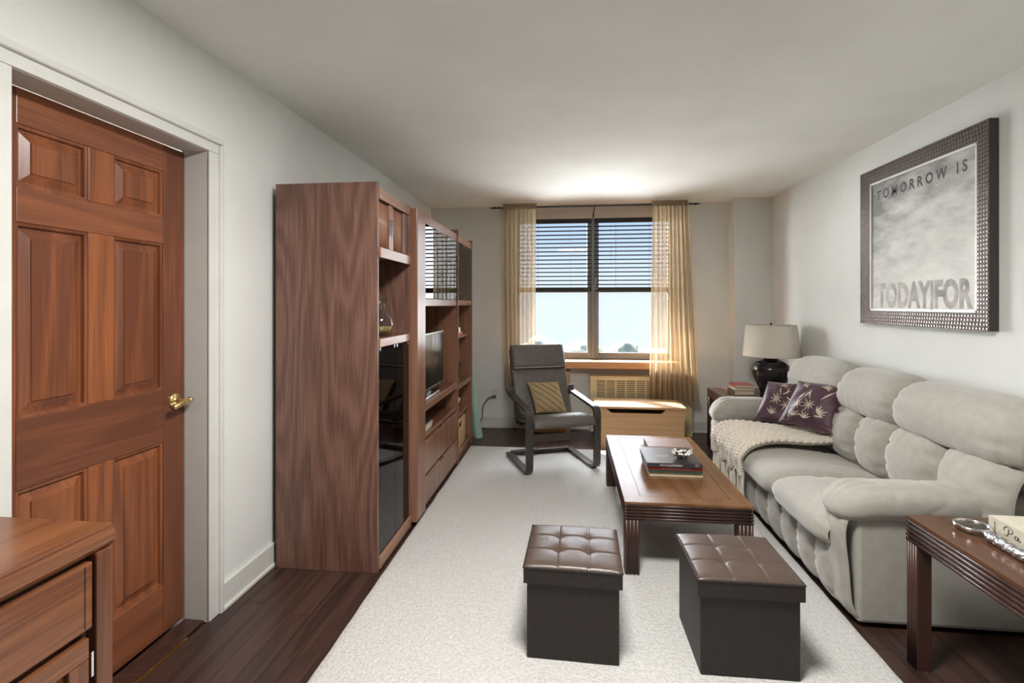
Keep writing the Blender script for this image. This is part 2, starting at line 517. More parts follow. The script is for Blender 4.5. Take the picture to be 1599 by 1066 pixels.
B(XL, XL + 0.026, DY0 - 0.087, DY1 + 0.072, DZ + 0.039, DZ + 0.064).build('backband', M['trim'], tr, bevel=0.006)
B(XL - 0.10, XL - 0.01, DY0 + 0.01, DY1 - 0.01, 0.0, 0.012).build('threshold', M['tabled'], tr, bevel=0.003)
B(XL - 0.008, XL + 0.004, DY0 + 0.02, DY1 - 0.12, 0.0, 0.007).build('threshold_strip', M['brass'], tr)

# door leaf: stiles, rails, raised panels
dx0, dx1 = -1.70, -1.66
door = struct(B(dx0, dx0 + 0.012, DY0 + 0.003, DY1 - 0.003, 0.014, DZ - 0.006).build('door_1', M['door']))
ys = (DY0 + 0.003, 1.353, 1.585, 1.685, 1.913, DY1 - 0.003)
zs = (0.014, 0.213, 0.803, 1.020, 1.620, 1.729, 1.919, DZ - 0.006)
for (a, b_) in ((ys[0], ys[1]), (ys[4], ys[5])):
    B(dx0, dx1, a, b_, zs[0], zs[7]).build('stile', M['door'], door, bevel=0.003)
for (a, b_) in ((zs[1], zs[2]), (zs[3], zs[4]), (zs[5], zs[6])):
    B(dx0, dx1, ys[2], ys[3], a, b_).build('mullion', M['door'], door, bevel=0.003)
for (a, b_) in ((zs[0], zs[1]), (zs[2], zs[3]), (zs[4], zs[5]), (zs[6], zs[7])):
    B(dx0, dx1, ys[1], ys[4], a, b_).build('rail', M['doorH'], door, bevel=0.003)
for (a, b_) in ((zs[1], zs[2]), (zs[3], zs[4]), (zs[5], zs[6])):
    for (c, d) in ((ys[1], ys[2]), (ys[3], ys[4])):
        pm = MB()
        rings = ((0.0, dx1 - 0.004), (0.010, dx1 - 0.006), (0.013, dx1 - 0.017), (0.020, dx1 - 0.017), (0.046, dx1 - 0.0075), (0.048, dx1 - 0.004))
        rows = []
        for ins, x in rings:
            rows.append([(x, c + ins, a + ins), (x, d - ins, a + ins), (x, d - ins, b_ - ins), (x, c + ins, b_ - ins)])
        pm.grid(rows, close_u=True)
        k = len(pm.v)
        pm.f.append((k - 4, k - 3, k - 2, k - 1))
        pm.build('panel', M['door'], door)
hb = MB()
hy, hz = 1.970, 0.963
rose = [[Vector((dx1 + x, hy + r * cos(2 * pi * k / 24), hz + r * sin(2 * pi * k / 24))) for k in range(24)] for r, x in ((0.033, 0), (0.033, 0.004), (0.028, 0.010), (0.014, 0.012), (0.011, 0.020), (0.010, 0.050), (0.0005, 0.052))]
hb.grid(rose, close_u=True)
hnd = hb.build('door_handle', M['brass'], door, smooth=True)
lev = cr([(dx1 + 0.050, hy + 0.014, hz), (dx1 + 0.052, hy - 0.004, hz), (dx1 + 0.054, hy - 0.030, hz - 0.006), (dx1 + 0.046, hy - 0.062, hz - 0.018)], 14)
MB().tube(lev, [0.011 + 0.002 * sin(pi * i / 14) for i in range(15)], 10).build('lever', M['brass'], hnd, smooth=True)
MB().lathe([(0.0005, -0.012), (0.009, -0.010), (0.014, 0), (0.009, 0.010), (0.0005, 0.012)], (dx1 + 0.052, hy + 0.026, hz), 14).build('lever_end', M['brass'], hnd, smooth=True)
MB().tube([(dx1 + 0.050, hy + 0.004, hz), (dx1 + 0.052, hy + 0.022, hz)], 0.006, 8).build('lever_neck', M['brass'], hnd, smooth=True)

# ------------------------------------------------------------------ window
wy0, wy1 = YB + 0.045, YB + 0.105
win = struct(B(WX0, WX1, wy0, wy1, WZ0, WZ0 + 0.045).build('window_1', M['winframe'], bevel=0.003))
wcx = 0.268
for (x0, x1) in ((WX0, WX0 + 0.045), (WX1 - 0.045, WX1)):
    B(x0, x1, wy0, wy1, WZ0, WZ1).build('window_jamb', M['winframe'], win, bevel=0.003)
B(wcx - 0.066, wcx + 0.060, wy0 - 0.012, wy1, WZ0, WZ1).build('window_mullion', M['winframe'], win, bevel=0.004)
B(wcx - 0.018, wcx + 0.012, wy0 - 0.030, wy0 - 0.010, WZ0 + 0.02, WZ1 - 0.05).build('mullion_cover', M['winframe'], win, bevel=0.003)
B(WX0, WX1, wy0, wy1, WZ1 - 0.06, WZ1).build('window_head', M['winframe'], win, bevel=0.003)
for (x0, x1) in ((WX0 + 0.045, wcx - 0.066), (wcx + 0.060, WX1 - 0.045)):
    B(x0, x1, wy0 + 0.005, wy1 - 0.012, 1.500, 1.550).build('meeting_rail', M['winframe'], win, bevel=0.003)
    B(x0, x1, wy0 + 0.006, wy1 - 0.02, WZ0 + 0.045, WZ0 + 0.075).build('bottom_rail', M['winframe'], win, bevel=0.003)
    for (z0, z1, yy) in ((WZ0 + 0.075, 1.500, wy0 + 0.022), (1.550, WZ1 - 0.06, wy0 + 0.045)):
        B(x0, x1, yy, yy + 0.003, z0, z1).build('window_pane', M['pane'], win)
B(WX0 - 0.01, WX1 + 0.01, YB - 0.012, YB + 0.03, 2.31, ZC - 0.005).build('head_casing', M['head'], win, bevel=0.003)
B(WX0 - 0.01, WX1 + 0.01, YB - 0.020, YB + 0.02, 2.375, 2.40).build('head_moulding', M['head'], win, bevel=0.004)
B(WX0 - 0.05, WX1 + 0.05, YB - 0.20, YB + 0.10, 0.690, 0.765).build('window_sill', M['sillw'], win, bevel=0.006)

# venetian blinds: every slat its own part
for (x0, x1, lab) in ((WX0 + 0.02, wcx - 0.022, 'brown slatted venetian blind over left half of window'), (wcx + 0.016, WX1 - 0.02, 'brown slatted venetian blind with pull cord over right half of window')):
    by = YB - 0.002 + 0.018
    bt = thing('venetian_blind', lab, 'blind', ((x0 + x1) / 2, by, 2.30), group='window blinds')
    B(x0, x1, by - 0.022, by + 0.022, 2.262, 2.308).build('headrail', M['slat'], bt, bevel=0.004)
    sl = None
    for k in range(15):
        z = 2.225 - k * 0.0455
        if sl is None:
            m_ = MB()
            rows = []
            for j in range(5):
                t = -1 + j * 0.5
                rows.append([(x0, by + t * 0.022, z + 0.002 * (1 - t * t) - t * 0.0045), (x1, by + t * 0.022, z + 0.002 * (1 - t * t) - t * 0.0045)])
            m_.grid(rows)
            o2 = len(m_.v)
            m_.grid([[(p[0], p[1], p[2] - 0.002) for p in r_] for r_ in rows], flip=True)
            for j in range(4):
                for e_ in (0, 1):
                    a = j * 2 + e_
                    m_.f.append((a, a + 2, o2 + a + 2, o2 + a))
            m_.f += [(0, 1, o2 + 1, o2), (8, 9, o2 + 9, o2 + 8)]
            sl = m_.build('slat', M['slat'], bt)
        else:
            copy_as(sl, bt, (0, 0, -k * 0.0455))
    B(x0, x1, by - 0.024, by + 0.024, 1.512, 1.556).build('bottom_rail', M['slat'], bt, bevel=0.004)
    for fx in (0.28, 0.72):
        xx = x0 + (x1 - x0) * fx
        for dy in (-0.024, 0.024):
            MB().tube([(xx, by + dy, 2.265), (xx, by + dy, 1.55)], 0.0011, 5).build('ladder_cord', M['cord'], bt)
    if 'pull' in lab:
        MB().tube(cr([(x0 + 0.17, by - 0.027, 2.265), (x0 + 0.172, by - 0.030, 1.9), (x0 + 0.17, by - 0.028, 1.66)], 8), 0.0018, 6).build('pull_cord', M['black'], bt)
        MB().tube(cr([(x0 + 0.012, by - 0.034, 1.66), (x0 + 0.008, by - 0.045, 1.60), (x0 - 0.004, by - 0.042, 1.53), (x0 + 0.03, by - 0.04, 1.55)], 8), 0.006, 6).build('cord_cleat', M['cord'], bt)

# curtain rod
ROD_Y, ROD_Z = 5.345, 2.397
rod = thing('curtain_rod', 'thin dark metal curtain rod with pointed finials above window', 'curtain rod', (0.25, ROD_Y, ROD_Z))
MB().tube([(-0.735, ROD_Y, ROD_Z), (1.235, ROD_Y, ROD_Z)], 0.008, 10).build('rod', M['iron'], rod, smooth=True)
for sgn, x in ((-1, -0.735), (1, 1.235)):
    MB().tube([(x, ROD_Y, ROD_Z), (x + sgn * 0.012, ROD_Y, ROD_Z), (x + sgn * 0.02, ROD_Y, ROD_Z), (x + sgn * 0.05, ROD_Y, ROD_Z), (x + sgn * 0.075, ROD_Y, ROD_Z), (x + sgn * 0.115, ROD_Y, ROD_Z)],
              [0.014, 0.016, 0.009, 0.017, 0.012, 0.001], 8, flat=0.7).build('finial', M['iron'], rod, smooth=True)
    xb = x - sgn * 0.03
    MB().tube([(xb, YB, ROD_Z - 0.03), (xb, ROD_Y + 0.03, ROD_Z - 0.035), (xb, ROD_Y, ROD_Z - 0.01)], 0.007, 6).box(xb - 0.012, xb + 0.012, YB - 0.006, YB, ROD_Z - 0.07, ROD_Z + 0.0).build('bracket', M['iron'], rod)
xb = wcx
MB().tube([(xb, YB - 0.01, ROD_Z - 0.03), (xb, ROD_Y + 0.03, ROD_Z - 0.035), (xb, ROD_Y, ROD_Z - 0.01)], 0.006, 6).box(xb - 0.008, xb + 0.008, YB - 0.016, YB - 0.010, ROD_Z - 0.08, ROD_Z).build('bracket', M['iron'], rod)


def curtain(lab, xt0, xt1, xb0, xb1, zbot, seed, folds):
    rnd = random.Random(seed)
    o = thing('sheer_curtain', lab, 'curtain', ((xt0 + xt1) / 2, ROD_Y, zbot), group='sheer curtains')
    ph = [rnd.uniform(0, 6.28) for _ in range(6)]
    nu, nv = 150, 60
    rows = []
    for j in range(nv + 1):
        v = j / nv
        z = ROD_Z - 0.012 + (zbot - ROD_Z + 0.012) * v
        tt = v ** 1.3
        a, b_ = xt0 + (xb0 - xt0) * tt, xt1 + (xb1 - xt1) * tt
        row = []
        for i in range(nu + 1):
            u = i / nu
            amp = 0.012 + 0.022 * min(1, v * 2)
            s_ = folds * 2 * pi * (u + 0.018 * sin(5 * u + ph[0]) + 0.02 * v * sin(7 * u + ph[1]))
            y = ROD_Y - 0.005 + amp * (sin(s_ + ph[2]) + 0.45 * sin(1.7 * s_ + ph[3] + v)) - 0.02 * v
            x = a + (b_ - a) * u + 0.010 * cos(s_ + ph[2]) + 0.008 * v * sin(3 * v + ph[4])
            row.append((x, y, z + 0.006 * sin(s_ * 0.5) * v))
        rows.append(row)
    c = MB().grid(rows).build('cloth', M['sheer'], o, smooth=True)
    # ruffled rod pocket heading
    rows = []
    for j in range(9):
        v = j / 8
        row = []
        for i in range(nu + 1):
            u = i / nu
            s_ = folds * 3.2 * 2 * pi * u + 1.5 * sin(9 * u + ph[5])
            bulge = 0.015 * sin(pi * min(1, v * 1.4))
            y = ROD_Y - 0.012 - bulge - 0.006 * sin(s_)
            row.append((xt0 + (xt1 - xt0) * u, y, ROD_Z - 0.022 + v * 0.062 + 0.006 * sin(s_ * 1.3 + 1) * v))
        rows.append(row)
    MB().grid(rows).build('ruffle', M['sheer'], o, smooth=True)
    rows = [[(p[0], 2 * ROD_Y - p[1] , p[2]) for p in r_] for r_ in rows]
    MB().grid(rows).build('ruffle', M['sheer'], o, smooth=True)
    return o


curtain('gold sheer curtain hanging left of window behind black armchair', -0.695, -0.338, -0.665, -0.352, 0.445, 3, 8)
curtain('gold sheer curtain hanging right of window, lit by sun', 0.850, 1.215, 0.812, 1.310, 0.365, 11, 9)

# outside: land far below and a few trees, haze put into their colour
struct(MB().add([(-150, 70, -20), (190, 70, -20), (190, 255, -20), (-150, 255, -20)], [(0, 1, 2, 3)]).build('ground', M['grass']))
TREES = (
    ('hazy tree low behind left window pane, nearest the curtain', -5.5, 95, -19.9, 14.6, 5.2),
    ('hazy rounded tree low behind the middle of left window pane', 3.0, 118, -19.9, 12.6, 5.0),
    ('small hazy tree low behind right window pane beside the mullion', 12.2, 112, -19.9, 13.0, 3.2),
)
for lab, tx, ty, tz, th_, tr_ in TREES:
    o = thing('distant_tree', lab, 'tree', (tx, ty, tz), group='trees seen through the window')
    bm = bmesh.new()
    bmesh.ops.create_icosphere(bm, subdivisions=4, radius=1)
    me = MB()
    vs = []
    for v in bm.verts:
        p = v.co.copy()
        k = 1 + 0.22 * noise.noise(p * 2.1 + Vector((tx, ty, 0))) + 0.12 * noise.noise(p * 5.3)
        vs.append((tx + p.x * tr_ * k, ty + p.y * tr_ * k, tz + th_ - tr_ * 0.9 + p.z * tr_ * 0.95 * k))
    me.add(vs, [[q.index for q in f.verts] for f in bm.faces])
    bm.free()
    me.build('crown', M['foliage'], o, smooth=True)
    MB().tube([(tx, ty, tz), (tx + 0.1, ty, tz + th_ * 0.5)], [0.4, 0.25], 8).build('trunk', M['tabled'], o)

# wall outlet and cords behind the armchair
ou = thing('wall_outlet', 'white wall outlet plate on back wall left of armchair', 'outlet', (-0.825, YB, 0.36))
B(-0.86, -0.79, YB - 0.006, YB, 0.305, 0.42).build('plate', M['plastic'], ou, bevel=0.002)
B(-0.842, -0.808, YB - 0.009, YB - 0.005, 0.33, 0.355).build('socket', M['plastic'], ou, bevel=0.002)
B(-0.842, -0.808, YB - 0.009, YB - 0.005, 0.37, 0.395).build('socket', M['plastic'], ou, bevel=0.002)
cd = thing('power_cord', 'dark power cord looping from wall outlet to floor by green cloth', 'cord', (-0.95, YB - 0.06, 0.0))
MB().tube(cr([(-0.825, YB - 0.035, 0.345), (-0.88, YB - 0.06, 0.335), (-0.945, YB - 0.06, 0.24), (-0.955, YB - 0.05, 0.12), (-0.985, YB - 0.07, 0.05), (-1.03, YB - 0.09, 0.008), (-1.09, YB - 0.10, 0.006)], 28), 0.0055, 7).build('cable', M['cable'], cd, smooth=True)
MB().box(-0.845, -0.805, YB - 0.040, YB - 0.009, 0.330, 0.358).build('plug', M['cable'], cd, bevel=0.004)
tag(MB().tube(cr([(-1.02, YB - 0.04, 0.006), (-0.85, YB - 0.06, 0.006), (-0.70, YB - 0.05, 0.006), (-0.60, YB - 0.06, 0.02), (-0.55, YB - 0.05, 0.12), (-0.545, YB - 0.035, 0.24)], 26), 0.006, 7).build('floor_cable', M['cablel'], smooth=True, origin=(-0.8, YB - 0.05, 0)),
    'pale cable running along baseboard behind armchair', 'cord')

# ------------------------------------------------------------------ radiator cover
rx0, rx1, ry0 = 0.225, 1.275, 5.41
rad = thing('radiator_cover', 'cream metal radiator cover with slotted grille under window', 'radiator', ((rx0 + rx1) / 2, ry0, 0))
MB().box(rx0, rx1, ry0, YB - 0.022, 0, 0.375).box(rx0, rx1, ry0, YB - 0.022, 0.565, 0.605).box(rx0, rx0 + 0.065, ry0, YB - 0.022, 0.375, 0.565).box(rx1 - 0.065, rx1, ry0, YB - 0.022, 0.375, 0.565).box(rx0 + 0.06, rx1 - 0.06, ry0 + 0.05, YB - 0.022, 0.375, 0.565).build('body', M['rad'], rad, bevel=0.004)
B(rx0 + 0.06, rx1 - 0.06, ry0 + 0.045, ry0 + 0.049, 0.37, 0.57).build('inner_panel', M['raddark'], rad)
g = MB()
for k in range(9):
    z = 0.386 + k * 0.0205
    g.box(rx0 + 0.06, rx1 - 0.06, ry0 + 0.004, ry0 + 0.012, z - 0.006, z + 0.006)
g.build('grille', M['rad'], rad)
nc = 10
for k in range(nc):
    x = rx0 + 0.062 + (rx1 - rx0 - 0.124) * k / (nc - 1)
    B(x - 0.008, x + 0.008, ry0 + 0.0005, ry0 + 0.014, 0.37, 0.57).build('grille_bar', M['rad'], rad)
B(rx0 - 0.006, rx1 + 0.006, ry0 - 0.006, YB - 0.022, 0.605, 0.613).build('top_panel', M['rad'], rad, bevel=0.002)
B(rx0 + 0.03, rx1 - 0.03, ry0 - 0.004, ry0 + 0.001, 0.04, 0.345).build('front_panel', M['rad'], rad, bevel=0.003)

# small cabinet half hidden behind the armchair
cb = thing('small_cabinet', 'small pale wooden cabinet under window sill behind armchair', 'cabinet', (-0.2, 5.42, 0))
MB().box(-0.42, 0.014, 5.425, 5.575, 0.0, 0.655).build('body', M['pine'], cb, bevel=0.004)
B(-0.40, -0.205, 5.412, 5.426, 0.03, 0.63).build('door', M['pine'], cb, bevel=0.003)
B(-0.198, -0.006, 5.412, 5.426, 0.03, 0.63).build('door', M['pine'], cb, bevel=0.003)

# storage bench in the sun
bx0, bx1, by0, by1, bh = 0.262, 1.070, 4.835, 5.235, 0.412
be = thing('storage_bench', 'light pine storage chest with hinged lid under the window', 'storage chest', ((bx0 + bx1) / 2, (by0 + by1) / 2, 0))
fb = MB()
# front board with finger cut-out below the lid
cu0, cu1 = 0.355, 0.905
zt = bh - 0.022
fb.box(bx0, bx1, by0 + 0.006, by0 + 0.024, 0, zt - 0.042)
for (a, b_, c_) in ((bx0, cu0, 0), (cu1, bx1, 0)):
    fb.box(a, b_, by0 + 0.006, by0 + 0.024, zt - 0.042, zt)
fb.add([(cu0, by0 + 0.006, zt), (cu0, by0 + 0.006, zt - 0.042), (cu0 + 0.045, by0 + 0.006, zt - 0.042), (cu0, by0 + 0.024, zt), (cu0, by0 + 0.024, zt - 0.042), (cu0 + 0.045, by0 + 0.024, zt - 0.042)], [(0, 1, 2), (3, 5, 4), (0, 2, 5, 3)])
fb.add([(cu1, by0 + 0.006, zt), (cu1, by0 + 0.006, zt - 0.042), (cu1 - 0.045, by0 + 0.006, zt - 0.042), (cu1, by0 + 0.024, zt), (cu1, by0 + 0.024, zt - 0.042), (cu1 - 0.045, by0 + 0.024, zt - 0.042)], [(0, 2, 1), (3, 4, 5), (0, 3, 5, 2)])
fb.build('front_panel', M['pine'], be)
for x in (bx0, bx1 - 0.018):
    B(x, x + 0.018, by0 + 0.024, by1, 0, zt).build('side_panel', M['pine'], be, bevel=0.002)
B(bx0, bx1, by1 - 0.018, by1, 0, zt).build('back_panel', M['pine'], be)
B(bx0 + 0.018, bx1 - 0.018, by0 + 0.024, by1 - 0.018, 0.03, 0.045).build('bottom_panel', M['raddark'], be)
B(bx0 - 0.012, bx1 + 0.012, by0 - 0.012, by0 + 0.255, zt, bh).build('lid', M['pine'], be, bevel=0.005)
B(bx0 - 0.012, bx1 + 0.012, by0 + 0.260, by1 + 0.004, zt, bh).build('lid_rear', M['pine'], be, bevel=0.005)

# ------------------------------------------------------------------ rug
RX0, RX1, RY0, RY1 = -0.94, 1.203, 0.35, 4.80
rg = MB()
nx, ny = 100, 200
def rugz(x, y):
    d = min(x - RX0, RX1 - x, y - RY0, RY1 - y)
    return 0.013 * min(1, (max(d, 0) / 0.02)) ** 0.5 + 0.0015 * noise.noise((x * 9, y * 9, 0)) * min(1, d / 0.03)
us = [RX0] + [RX0 + 0.01 + (RX1 - RX0 - 0.02) * i / nx for i in range(nx + 1)] + [RX1]
vs_ = [RY0] + [RY0 + 0.01 + (RY1 - RY0 - 0.02) * i / ny for i in range(ny + 1)] + [RY1]
rg.grid([[(x + 0.004 * noise.noise((y * 6, 0, 1)) * (1 if abs(x - RX0) < 0.02 or abs(x - RX1) < 0.02 else 0), y, 0.0015 + rugz(x, y)) for x in us] for y in vs_])
rug = rg.build('rug', M['rug'], smooth=True, origin=((RX0 + RX1) / 2, (RY0 + RY1) / 2, 0))
tag(rug, 'large cream pile rug covering the dark wood floor', 'rug')
RZ = 0.0168

# ------------------------------------------------------------------ soft shapes
def pad(fn, nu, nv, puff, p=3.0, q=0.5, base=-0.015, wu=0.0, fu=16.0, wv=0.0, fv=16.0, back=0.0, seed=0, dec=0.16, extra=None):
    """puffy quilted surface: fn(u,v,h) gives a point; wrinkles gather along the edges"""
    rnd = random.Random(seed)
    a1, a2, a3 = (rnd.uniform(0, 6.28) for _ in range(3))
    def row(sgn, pf):
        rows = []
        for j in range(nv + 1):
            v = sin(pi / 2 * (-1 + 2 * j / nv))
            r_ = []
            for i in range(nu + 1):
                u = sin(pi / 2 * (-1 + 2 * i / nu))
                e_ = (max(0, 1 - abs(u) ** p) * max(0, 1 - abs(v) ** p)) ** q
                h = pf * e_
                if sgn > 0:
                    m_ = min(1, e_ * 3)
                    du, dv = (1 - abs(u)) / dec, (1 - abs(v)) / dec
                    su, sv = (1 if u > 0 else 2), (1 if v > 0 else 2)
                    nu_ = 0.35 + 0.9 * abs(noise.noise((v * 3.3, a1 + su, seed)))
                    nv_ = 0.35 + 0.9 * abs(noise.noise((u * 3.3, a3 + sv, seed)))
                    h -= m_ * wu * 3.6 * du * math.exp(-du * (1.6 - nu_)) * max(0, sin(0.75 * fu * v + 2.2 * sin(3.1 * v + a1) + a2 * su + 1.5 * u)) ** 7
                    h -= m_ * wv * 3.6 * dv * math.exp(-dv * (1.6 - nv_)) * max(0, sin(0.75 * fv * u + 2.2 * sin(2.7 * u + a3) + a1 * sv + 1.5 * v)) ** 7
                    if extra:
                        h += extra(u, v) * m_
                r_.append(fn(u, v, sgn * h + (base if not back else 0)))
            rows.append(r_)
        return rows
    m_ = MB().grid(row(1, puff))
    if back:
        m_.grid(row(-1, back), flip=True)
    return m_


def prof_fn(prof, y0, y1, n=60, taper=0.03, axis='y'):
    """(x,z) profile, outward normal to the left of travel direction; u runs along y"""
    P = cr([(a, b_, 0) for a, b_ in prof], n)
    def fn(u, v, h):
        t = (v + 1) / 2 * n
        i = min(int(t), n - 1)
        c = P[i].lerp(P[i + 1], t - i)
        d = (P[i + 1] - P[i]).normalized()
        nx_, nz_ = -d.y, d.x
        yc, hw = (y0 + y1) / 2, (y1 - y0) / 2
        y = yc + u * hw * (1 - taper * abs(v) ** 5)
        return (c.x + nx_ * h, y, c.y + nz_ * h)
    return fn


def quad_fn(c00, c10, c11, c01, flip=False):
    a, b_, c, d = (Vector(k) for k in (c00, c10, c11, c01))
    nrm = ((b_ - a).cross(d - a) + (c - d).cross(c - b_)).normalized()
    if flip:
        nrm = -nrm
    def fn(u, v, h):
        s_, t_ = (u + 1) / 2, (v + 1) / 2
        # edges pulled in slightly, corners stay pointed
        pin = 0.045
        s_ = 0.5 + (s_ - 0.5) * (1 - pin * (1 - (2 * t_ - 1) ** 2))
        t_ = 0.5 + (t_ - 0.5) * (1 - pin * (1 - (2 * s_ - 1) ** 2))
        p_ = a.lerp(b_, s_).lerp(d.lerp(c, s_), t_)
        return tuple(p_ + nrm * h)
    return fn


# ------------------------------------------------------------------ reclining sofa
sofa = thing('sofa', 'long beige microfibre reclining sofa against right wall', 'sofa', (1.62, 3.31, 0))
SY = (2.385, 2.945, 3.505, 4.065)
MB().box(1.235, 2.03, 2.33, 4.31, 0.045, 0.36).build('base', M['velvet'], sofa, bevel=0.02)
MB().box(1.775, 2.035, 2.205, 4.28, 0.60, 0.90).box(1.80, 2.035, 2.305, 4.28, 0.30, 0.60).build('back_body', M['velvet'], sofa, bevel=0.05, seg=4)
for x in (1.30, 1.95):
    for y in (2.40, 4.24):
        B(x - 0.03, x + 0.03, y - 0.03, y + 0.03, 0, 0.05).build('foot', M['black'], sofa)
seat_prof = [(1.150, 0.300), (1.122, 0.335), (1.128, 0.385), (1.20, 0.418), (1.36, 0.425), (1.55, 0.412), (1.76, 0.400)]
foot_prof = [(1.235, 0.035), (1.195, 0.075), (1.172, 0.16), (1.172, 0.25), (1.185, 0.315)]
low_prof = [(1.755, 0.400), (1.725, 0.47), (1.715, 0.57), (1.74, 0.665), (1.785, 0.725)]
top_prof = [(1.775, 0.705), (1.745, 0.77), (1.755, 0.85), (1.81, 0.915), (1.89, 0.930), (1.965, 0.905), (2.01, 0.83)]
def inv(pr):
    return pr
for k in range(3):
    y0, y1 = SY[k], SY[k + 1]
    if k == 0:
        ya = y0 - 0.02
    else:
        ya = y0
    pad(prof_fn(seat_prof, ya, y1), 44, 40, 0.042, p=5.0, q=0.5, wu=0.005, fu=34, wv=0.003, fv=20, seed=k, dec=0.12).build('seat_cushion', M['velvet'], sofa, smooth=True)
    n3 = 3
    for j in range(n3):
        a = ya + (y1 - ya) * j / n3
        b_ = ya + (y1 - ya) * (j + 1) / n3
        pad(prof_fn(foot_prof, a, b_), 26, 30, 0.040, p=3.2, q=0.5, wu=0.009, fu=38, seed=10 * k + j, dec=0.25).build('footrest_pad', M['velvet'], sofa, smooth=True)
    for j in range(2):
        q0, q1 = (2.18 if k == 0 else y0), (4.23 if k == 2 else y1)
        a = q0 + (q1 - q0) * j / 2
        b_ = q0 + (q1 - q0) * (j + 1) / 2
        pad(prof_fn([(p_[0], p_[1]) for p_ in low_prof], a, b_), 34, 34, 0.075, p=3.0, q=0.5, wu=0.012, fu=26, wv=0.005, fv=18, seed=40 + 10 * k + j, dec=0.20).build('lower_back_cushion', M['velvet'], sofa, smooth=True)
    pad(prof_fn(top_prof, (2.17 if k == 0 else y0) - 0.006, (4.25 if k == 2 else y1) + 0.006, taper=0.04), 50, 50, 0.066, p=4.6, q=0.46, wu=0.010, fu=30, wv=0.006, fv=26, seed=70 + k, dec=0.13).build('upper_back_cushion', M['velvet'], sofa, smooth=True)


def arm(yc, sgn, zc, rz0=0.074):
    """sgn=-1: outer side faces -y"""
    yo = yc + sgn * 0.075
    yi = yc - sgn * 0.075
    B(1.215, 2.0, min(yo, yc - sgn * 0.05), max(yo, yc - sgn * 0.05), 0.02, zc).build('arm_panel', M['velvet'], sofa, bevel=0.018, seg=3)
    pr = [(1.230, 0.03), (1.192, 0.10), (1.178, 0.25), (1.165, 0.40), (1.19, 0.50)]
    pad(prof_fn(pr, min(yo, yi), max(yo, yi)), 24, 40, 0.026, p=5, q=0.5, base=-0.004, wu=0.004, fu=30, wv=0.006, fv=20, seed=5).build('arm_front', M['velvet'], sofa, smooth=True)
    rows = []
    n_s, n_p = 64, 56
    for i in range(n_s + 1):
        s_ = i / n_s
        x = 1.130 + (1.99 - 1.130) * (s_ ** 1.35)
        d = x - 1.130
        k = min(1, d / 0.115)
        k = math.sqrt(max(0.0, 1 - (1 - k) ** 2))
        row = []
        for j in range(n_p):
            ph = 2 * pi * j / n_p
            wr = 0.006 * math.exp(-((d - 0.10) / 0.07) ** 2) * sin(15 * ph + 3 * sin(9 * d)) * max(0, 0.2 + sin(ph + 0.6))
            wr += 0.0035 * max(0, sin(30 * d + 1.2 * sin(2 * ph) + 0.9 * ph)) ** 6 * (1 if d > 0.2 else 0) * (-1)
            ry, rz = 0.112 + wr, rz0 + wr
            c_, s2 = cos(ph), sin(ph)
            sq = 2.6
            rr = (abs(c_) ** sq + abs(s2) ** sq) ** (-1 / sq)
            drop = 0.035 * (1 - min(1, d / 0.2)) ** 2
            row.append((x, yc + ry * rr * c_ * (0.35 + 0.65 * k), zc + rz * rr * s2 * k - drop))
        rows.append(row)
    MB().grid(rows, close_u=True).build('arm_rest', M['velvet'], sofa, smooth=True)


arm(2.365, -1, 0.525)
arm(4.205, 1, 0.535, 0.096)

# ------------------------------------------------------------------ throw pillows
def flower(add_leaf, cx, cy, n, r, wd, a0=0.0, spread=2 * pi):
    for k in range(n):
        add_leaf(cx, cy, a0 + spread * k / n, r * (0.8 + 0.4 * random.random()), wd)


def purple_pillow(lab, c, loc, seed, design):
    random.seed(seed)
    o = thing('throw_pillow', lab, 'pillow', loc, group='purple floral pillows on the sofa')
    fn = quad_fn(*c)
    def crease(u, v):
        return 0.006 * sin(9 * u + 3 * sin(2 * v + seed) + seed) * (1 - v * v) * 0.7
    pad(fn, 44, 44, 0.062, p=2.2, q=0.55, wu=0.004, fu=14, wv=0.004, fv=14, back=0.055, seed=seed, extra=crease).build('cushion', M['purple'], o, smooth=True)
    # corded edge
    edge = []
    N = 24
    for (ua, va, ub, vb) in ((-1, -1, 1, -1), (1, -1, 1, 1), (1, 1, -1, 1), (-1, 1, -1, -1)):
        for k in range(N):
            t = k / N
            edge.append(fn(ua + (ub - ua) * t, va + (vb - va) * t, 0.0))
    edge.append(edge[0])
    MB().tube(edge, 0.0045, 6, caps=False).build('piping', M['purple'], o, smooth=True)
    em = MB()
    def surf(u, v):
        e_ = (max(0, 1 - abs(u) ** 2.2) * max(0, 1 - abs(v) ** 2.2)) ** 0.55
        return fn(u, v, 0.062 * e_ + crease(u, v) * min(1, e_ * 3) + 0.0045)
    def leaf(cx, cy, a, L_, wd):
        ns = 7
        l_, r_, m_ = [], [], []
        for k in range(ns + 1):
            t = k / ns
            ww = 0.62 * wd * sin(pi * t ** 0.8)
            bx = cx + cos(a) * L_ * t + 0.10 * L_ * sin(a) * t * t
            by_ = cy + sin(a) * L_ * t - 0.10 * L_ * cos(a) * t * t
            l_.append(surf(bx - sin(a) * ww, by_ + cos(a) * ww))
            m_.append(surf(bx, by_))
            r_.append(surf(bx + sin(a) * ww, by_ - cos(a) * ww))
        em.grid([l_, m_, r_])
    for d in design:
        if d[0] == 'f':
            flower(leaf, *d[1:])
        else:
            leaf(*d[1:])
    em.build('embroidery', M['embroid'], o, smooth=True)['kind'] = 'stuff'
    return o


